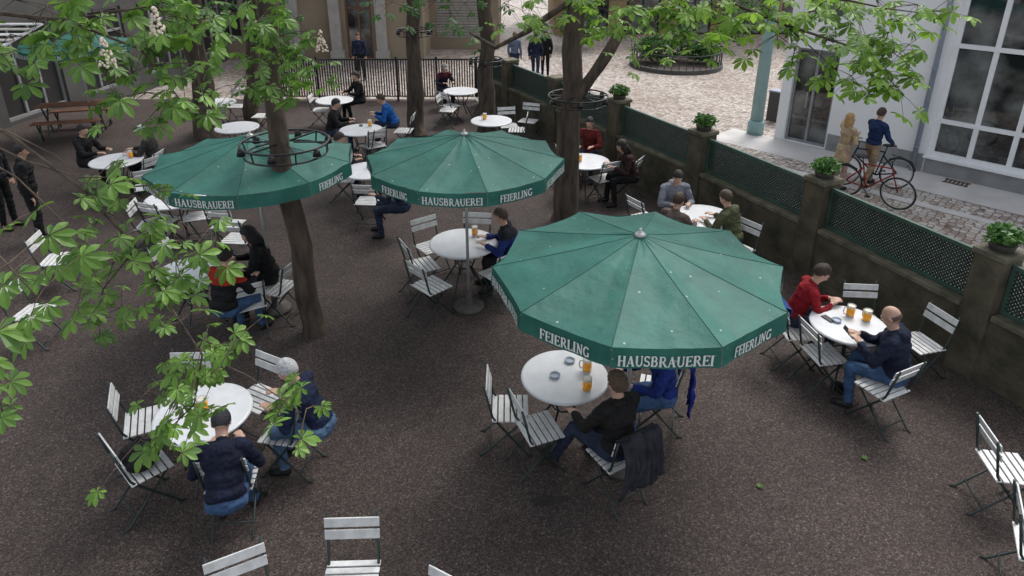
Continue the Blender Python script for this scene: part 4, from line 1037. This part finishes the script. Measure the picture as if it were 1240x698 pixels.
rr=[(800,12),(830,25),(870,15),(900,30),(930,18),(862,48),(940,48),(980,25),(1000,55),(1012,85),(1040,30),(1050,60),(1072,90),(1062,108),(1090,30),(1100,60),(1110,12),(1128,20),(960,72),(1030,98),(1088,118),(780,28),(760,8),(740,4),(985,4),(1020,5),(1060,6),(900,4),(850,2),(945,5),(1100,80),(830,55),(1100,100),(870,35),(1010,35),(1075,45),(960,30),(1045,80),(1080,70),(820,5)]
sp=[(a,b,6.8,6,17,.15) for a,b in rr]+[(a,b,9.5,6,22,.17) for a,b in [(640,12),(700,8),(735,35),(765,45),(790,60),(610,8),(660,35),(720,15),(750,25)]]
B0=Vector((T5.x,T5.y,5.2))
tw=[([B0,P(760,-60,8),P(850,-10,7.2),P(950,30,6.8),P(1040,60,6.8),P(1095,115,6.8)],[.06,.035,.022,.016,.01,.004]),([P(850,-10,7.2),P(1000,-5,6.9),P(1070,10,6.8),P(1130,18,6.8)],[.02,.014,.008,.003]),([P(950,30,6.8),P(985,60,6.8),P(1015,88,6.8)],[.01,.006,.003]),([P(850,-10,7.2),P(800,15,7),P(770,35,7)],[.012,.007,.003])]
F5=P(704,112,11.3)
tree(T5,[(T5.x+.02,T5.y,2.2),(T5.x+.1,T5.y,3.9),(T5.x+.1,T5.y,7)],[.20,.178,.15,.11],
 [([F5+Vector((-.12,0,-.25)),P(728,75,11.2),P(762,20,11),P(790,-50,11)],[.12,.10,.09,.07]),([Vector((T5.x+.1,T5.y,3.9)),P(640,38,11),P(600,58,11.2),P(570,40,11.4)],[.06,.045,.035,.02])],
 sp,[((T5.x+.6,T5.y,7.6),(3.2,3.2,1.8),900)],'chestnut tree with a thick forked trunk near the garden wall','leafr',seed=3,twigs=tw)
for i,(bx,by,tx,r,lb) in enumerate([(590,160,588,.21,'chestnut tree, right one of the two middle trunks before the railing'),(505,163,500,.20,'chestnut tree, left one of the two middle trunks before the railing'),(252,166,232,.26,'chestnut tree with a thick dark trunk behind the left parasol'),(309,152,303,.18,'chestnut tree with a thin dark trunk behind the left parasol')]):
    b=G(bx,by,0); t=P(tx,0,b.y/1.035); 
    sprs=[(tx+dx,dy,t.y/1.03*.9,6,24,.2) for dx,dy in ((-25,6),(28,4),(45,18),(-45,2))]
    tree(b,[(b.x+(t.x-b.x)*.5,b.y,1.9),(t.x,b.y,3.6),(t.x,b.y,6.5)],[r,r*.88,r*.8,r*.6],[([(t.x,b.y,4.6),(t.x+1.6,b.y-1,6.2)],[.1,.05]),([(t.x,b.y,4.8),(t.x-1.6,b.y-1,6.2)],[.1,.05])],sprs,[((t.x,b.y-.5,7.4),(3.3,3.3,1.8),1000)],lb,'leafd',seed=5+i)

def hoop(px,py,base,R,label,n=6):
    d=ray(px,py); t=base.y/d.y; c=CAM+d*t; o=empty('lamp_hoop',c,0,label,'lamp hoop','metal lamp hoops round the trunks')
    m=MB(); m.ring((0,0,0),R,.014,40,6); m.build('ring',M['black'],o,True)
    m=MB(); m.ring((0,0,-.13),R*.95,.012,40,6); m.build('ring',M['black'],o,True)
    for k in range(n):
        a=2*math.pi*k/n; m=MB(); m.bar((.10*math.cos(a),.10*math.sin(a),0),(R*math.cos(a),R*math.sin(a),0),.018,.018); m.bar((R*math.cos(a),R*math.sin(a),0),(R*.95*math.cos(a),R*.95*math.sin(a),-.13),.014,.014); m.build('bracket',M['black'],o)
    for k in range(n):
        a=2*math.pi*(k+.5)/n; m=MB(); m.lathe([(.028,0),(.05,-.09),(.045,-.09),(.02,-.01)],(R*math.cos(a),R*math.sin(a),.0),12); m.build('lamp',M['black'],o,True)
hoop(345,172,T1,.50,'black metal hoop of lamps round the near slim trunk')
hoop(700,116,T5,.50,'black metal hoop of lamps round the thick forked trunk')
hoop(588,72,G(590,160,0),.42,'black metal hoop of lamps round the right middle trunk')
hoop(502,36,G(505,163,0),.42,'black metal hoop of lamps round the left middle trunk')

for px,py,lb in [(1047,556,'tiny green weed in the gravel right of the big parasol'),(920,590,'tiny green weed in the gravel at the lower right')]:
    p=G(px,py,0); m=MB()
    for i in range(7):
        a=random.random()*6.28; f=Vector((math.cos(a),math.sin(a),.3)); leaf(m,Vector((0,0,.01)),f,Vector((0,0,1)),.035,False)
    o=m.build('weed',M['leaf']); o.location=(p.x,p.y,.01); tag(o,lb,'weed')

# ------------------------------------------------------------------ camera, light
cam=bpy.data.cameras.new('camera'); co=bpy.data.objects.new('camera',cam); COL.objects.link(co); co.location=CAM; co.rotation_euler=(math.radians(90)-TH,0,0)
cam.sensor_width=36; cam.lens=F/1240*36; cam.shift_y=-(349-CY)/1240; cam.clip_end=1000; SC.camera=co
w=bpy.data.worlds.new('World'); SC.world=w; w.use_nodes=True; nt=w.node_tree
sky=nt.nodes.new('ShaderNodeTexSky'); sky.sky_type='NISHITA'; sky.sun_disc=False; sky.sun_elevation=math.radians(55); sky.sun_rotation=math.radians(35); sky.air_density=1.0; sky.dust_density=3
hs=nt.nodes.new('ShaderNodeHueSaturation'); hs.inputs['Saturation'].default_value=.38
nt.links.new(sky.outputs[0],hs.inputs['Color']); nt.links.new(hs.outputs[0],nt.nodes['Background'].inputs['Color']); nt.nodes['Background'].inputs['Strength'].default_value=.15
hs.inputs['Value'].default_value=1.85
sl=bpy.data.lights.new('sun','SUN'); sl.energy=1.5; sl.angle=math.radians(20); sl.color=(1,.98,.95); so=bpy.data.objects.new('sun',sl); COL.objects.link(so)
el=math.radians(55); az=math.radians(35); dv=Vector((math.sin(az)*math.cos(el),math.cos(az)*math.cos(el),math.sin(el)))
so.rotation_euler=dv.to_track_quat('Z','Y').to_euler(); so.location=(5,5,20)
SC.view_settings.view_transform='Standard'; SC.view_settings.look='None'; SC.view_settings.exposure=0
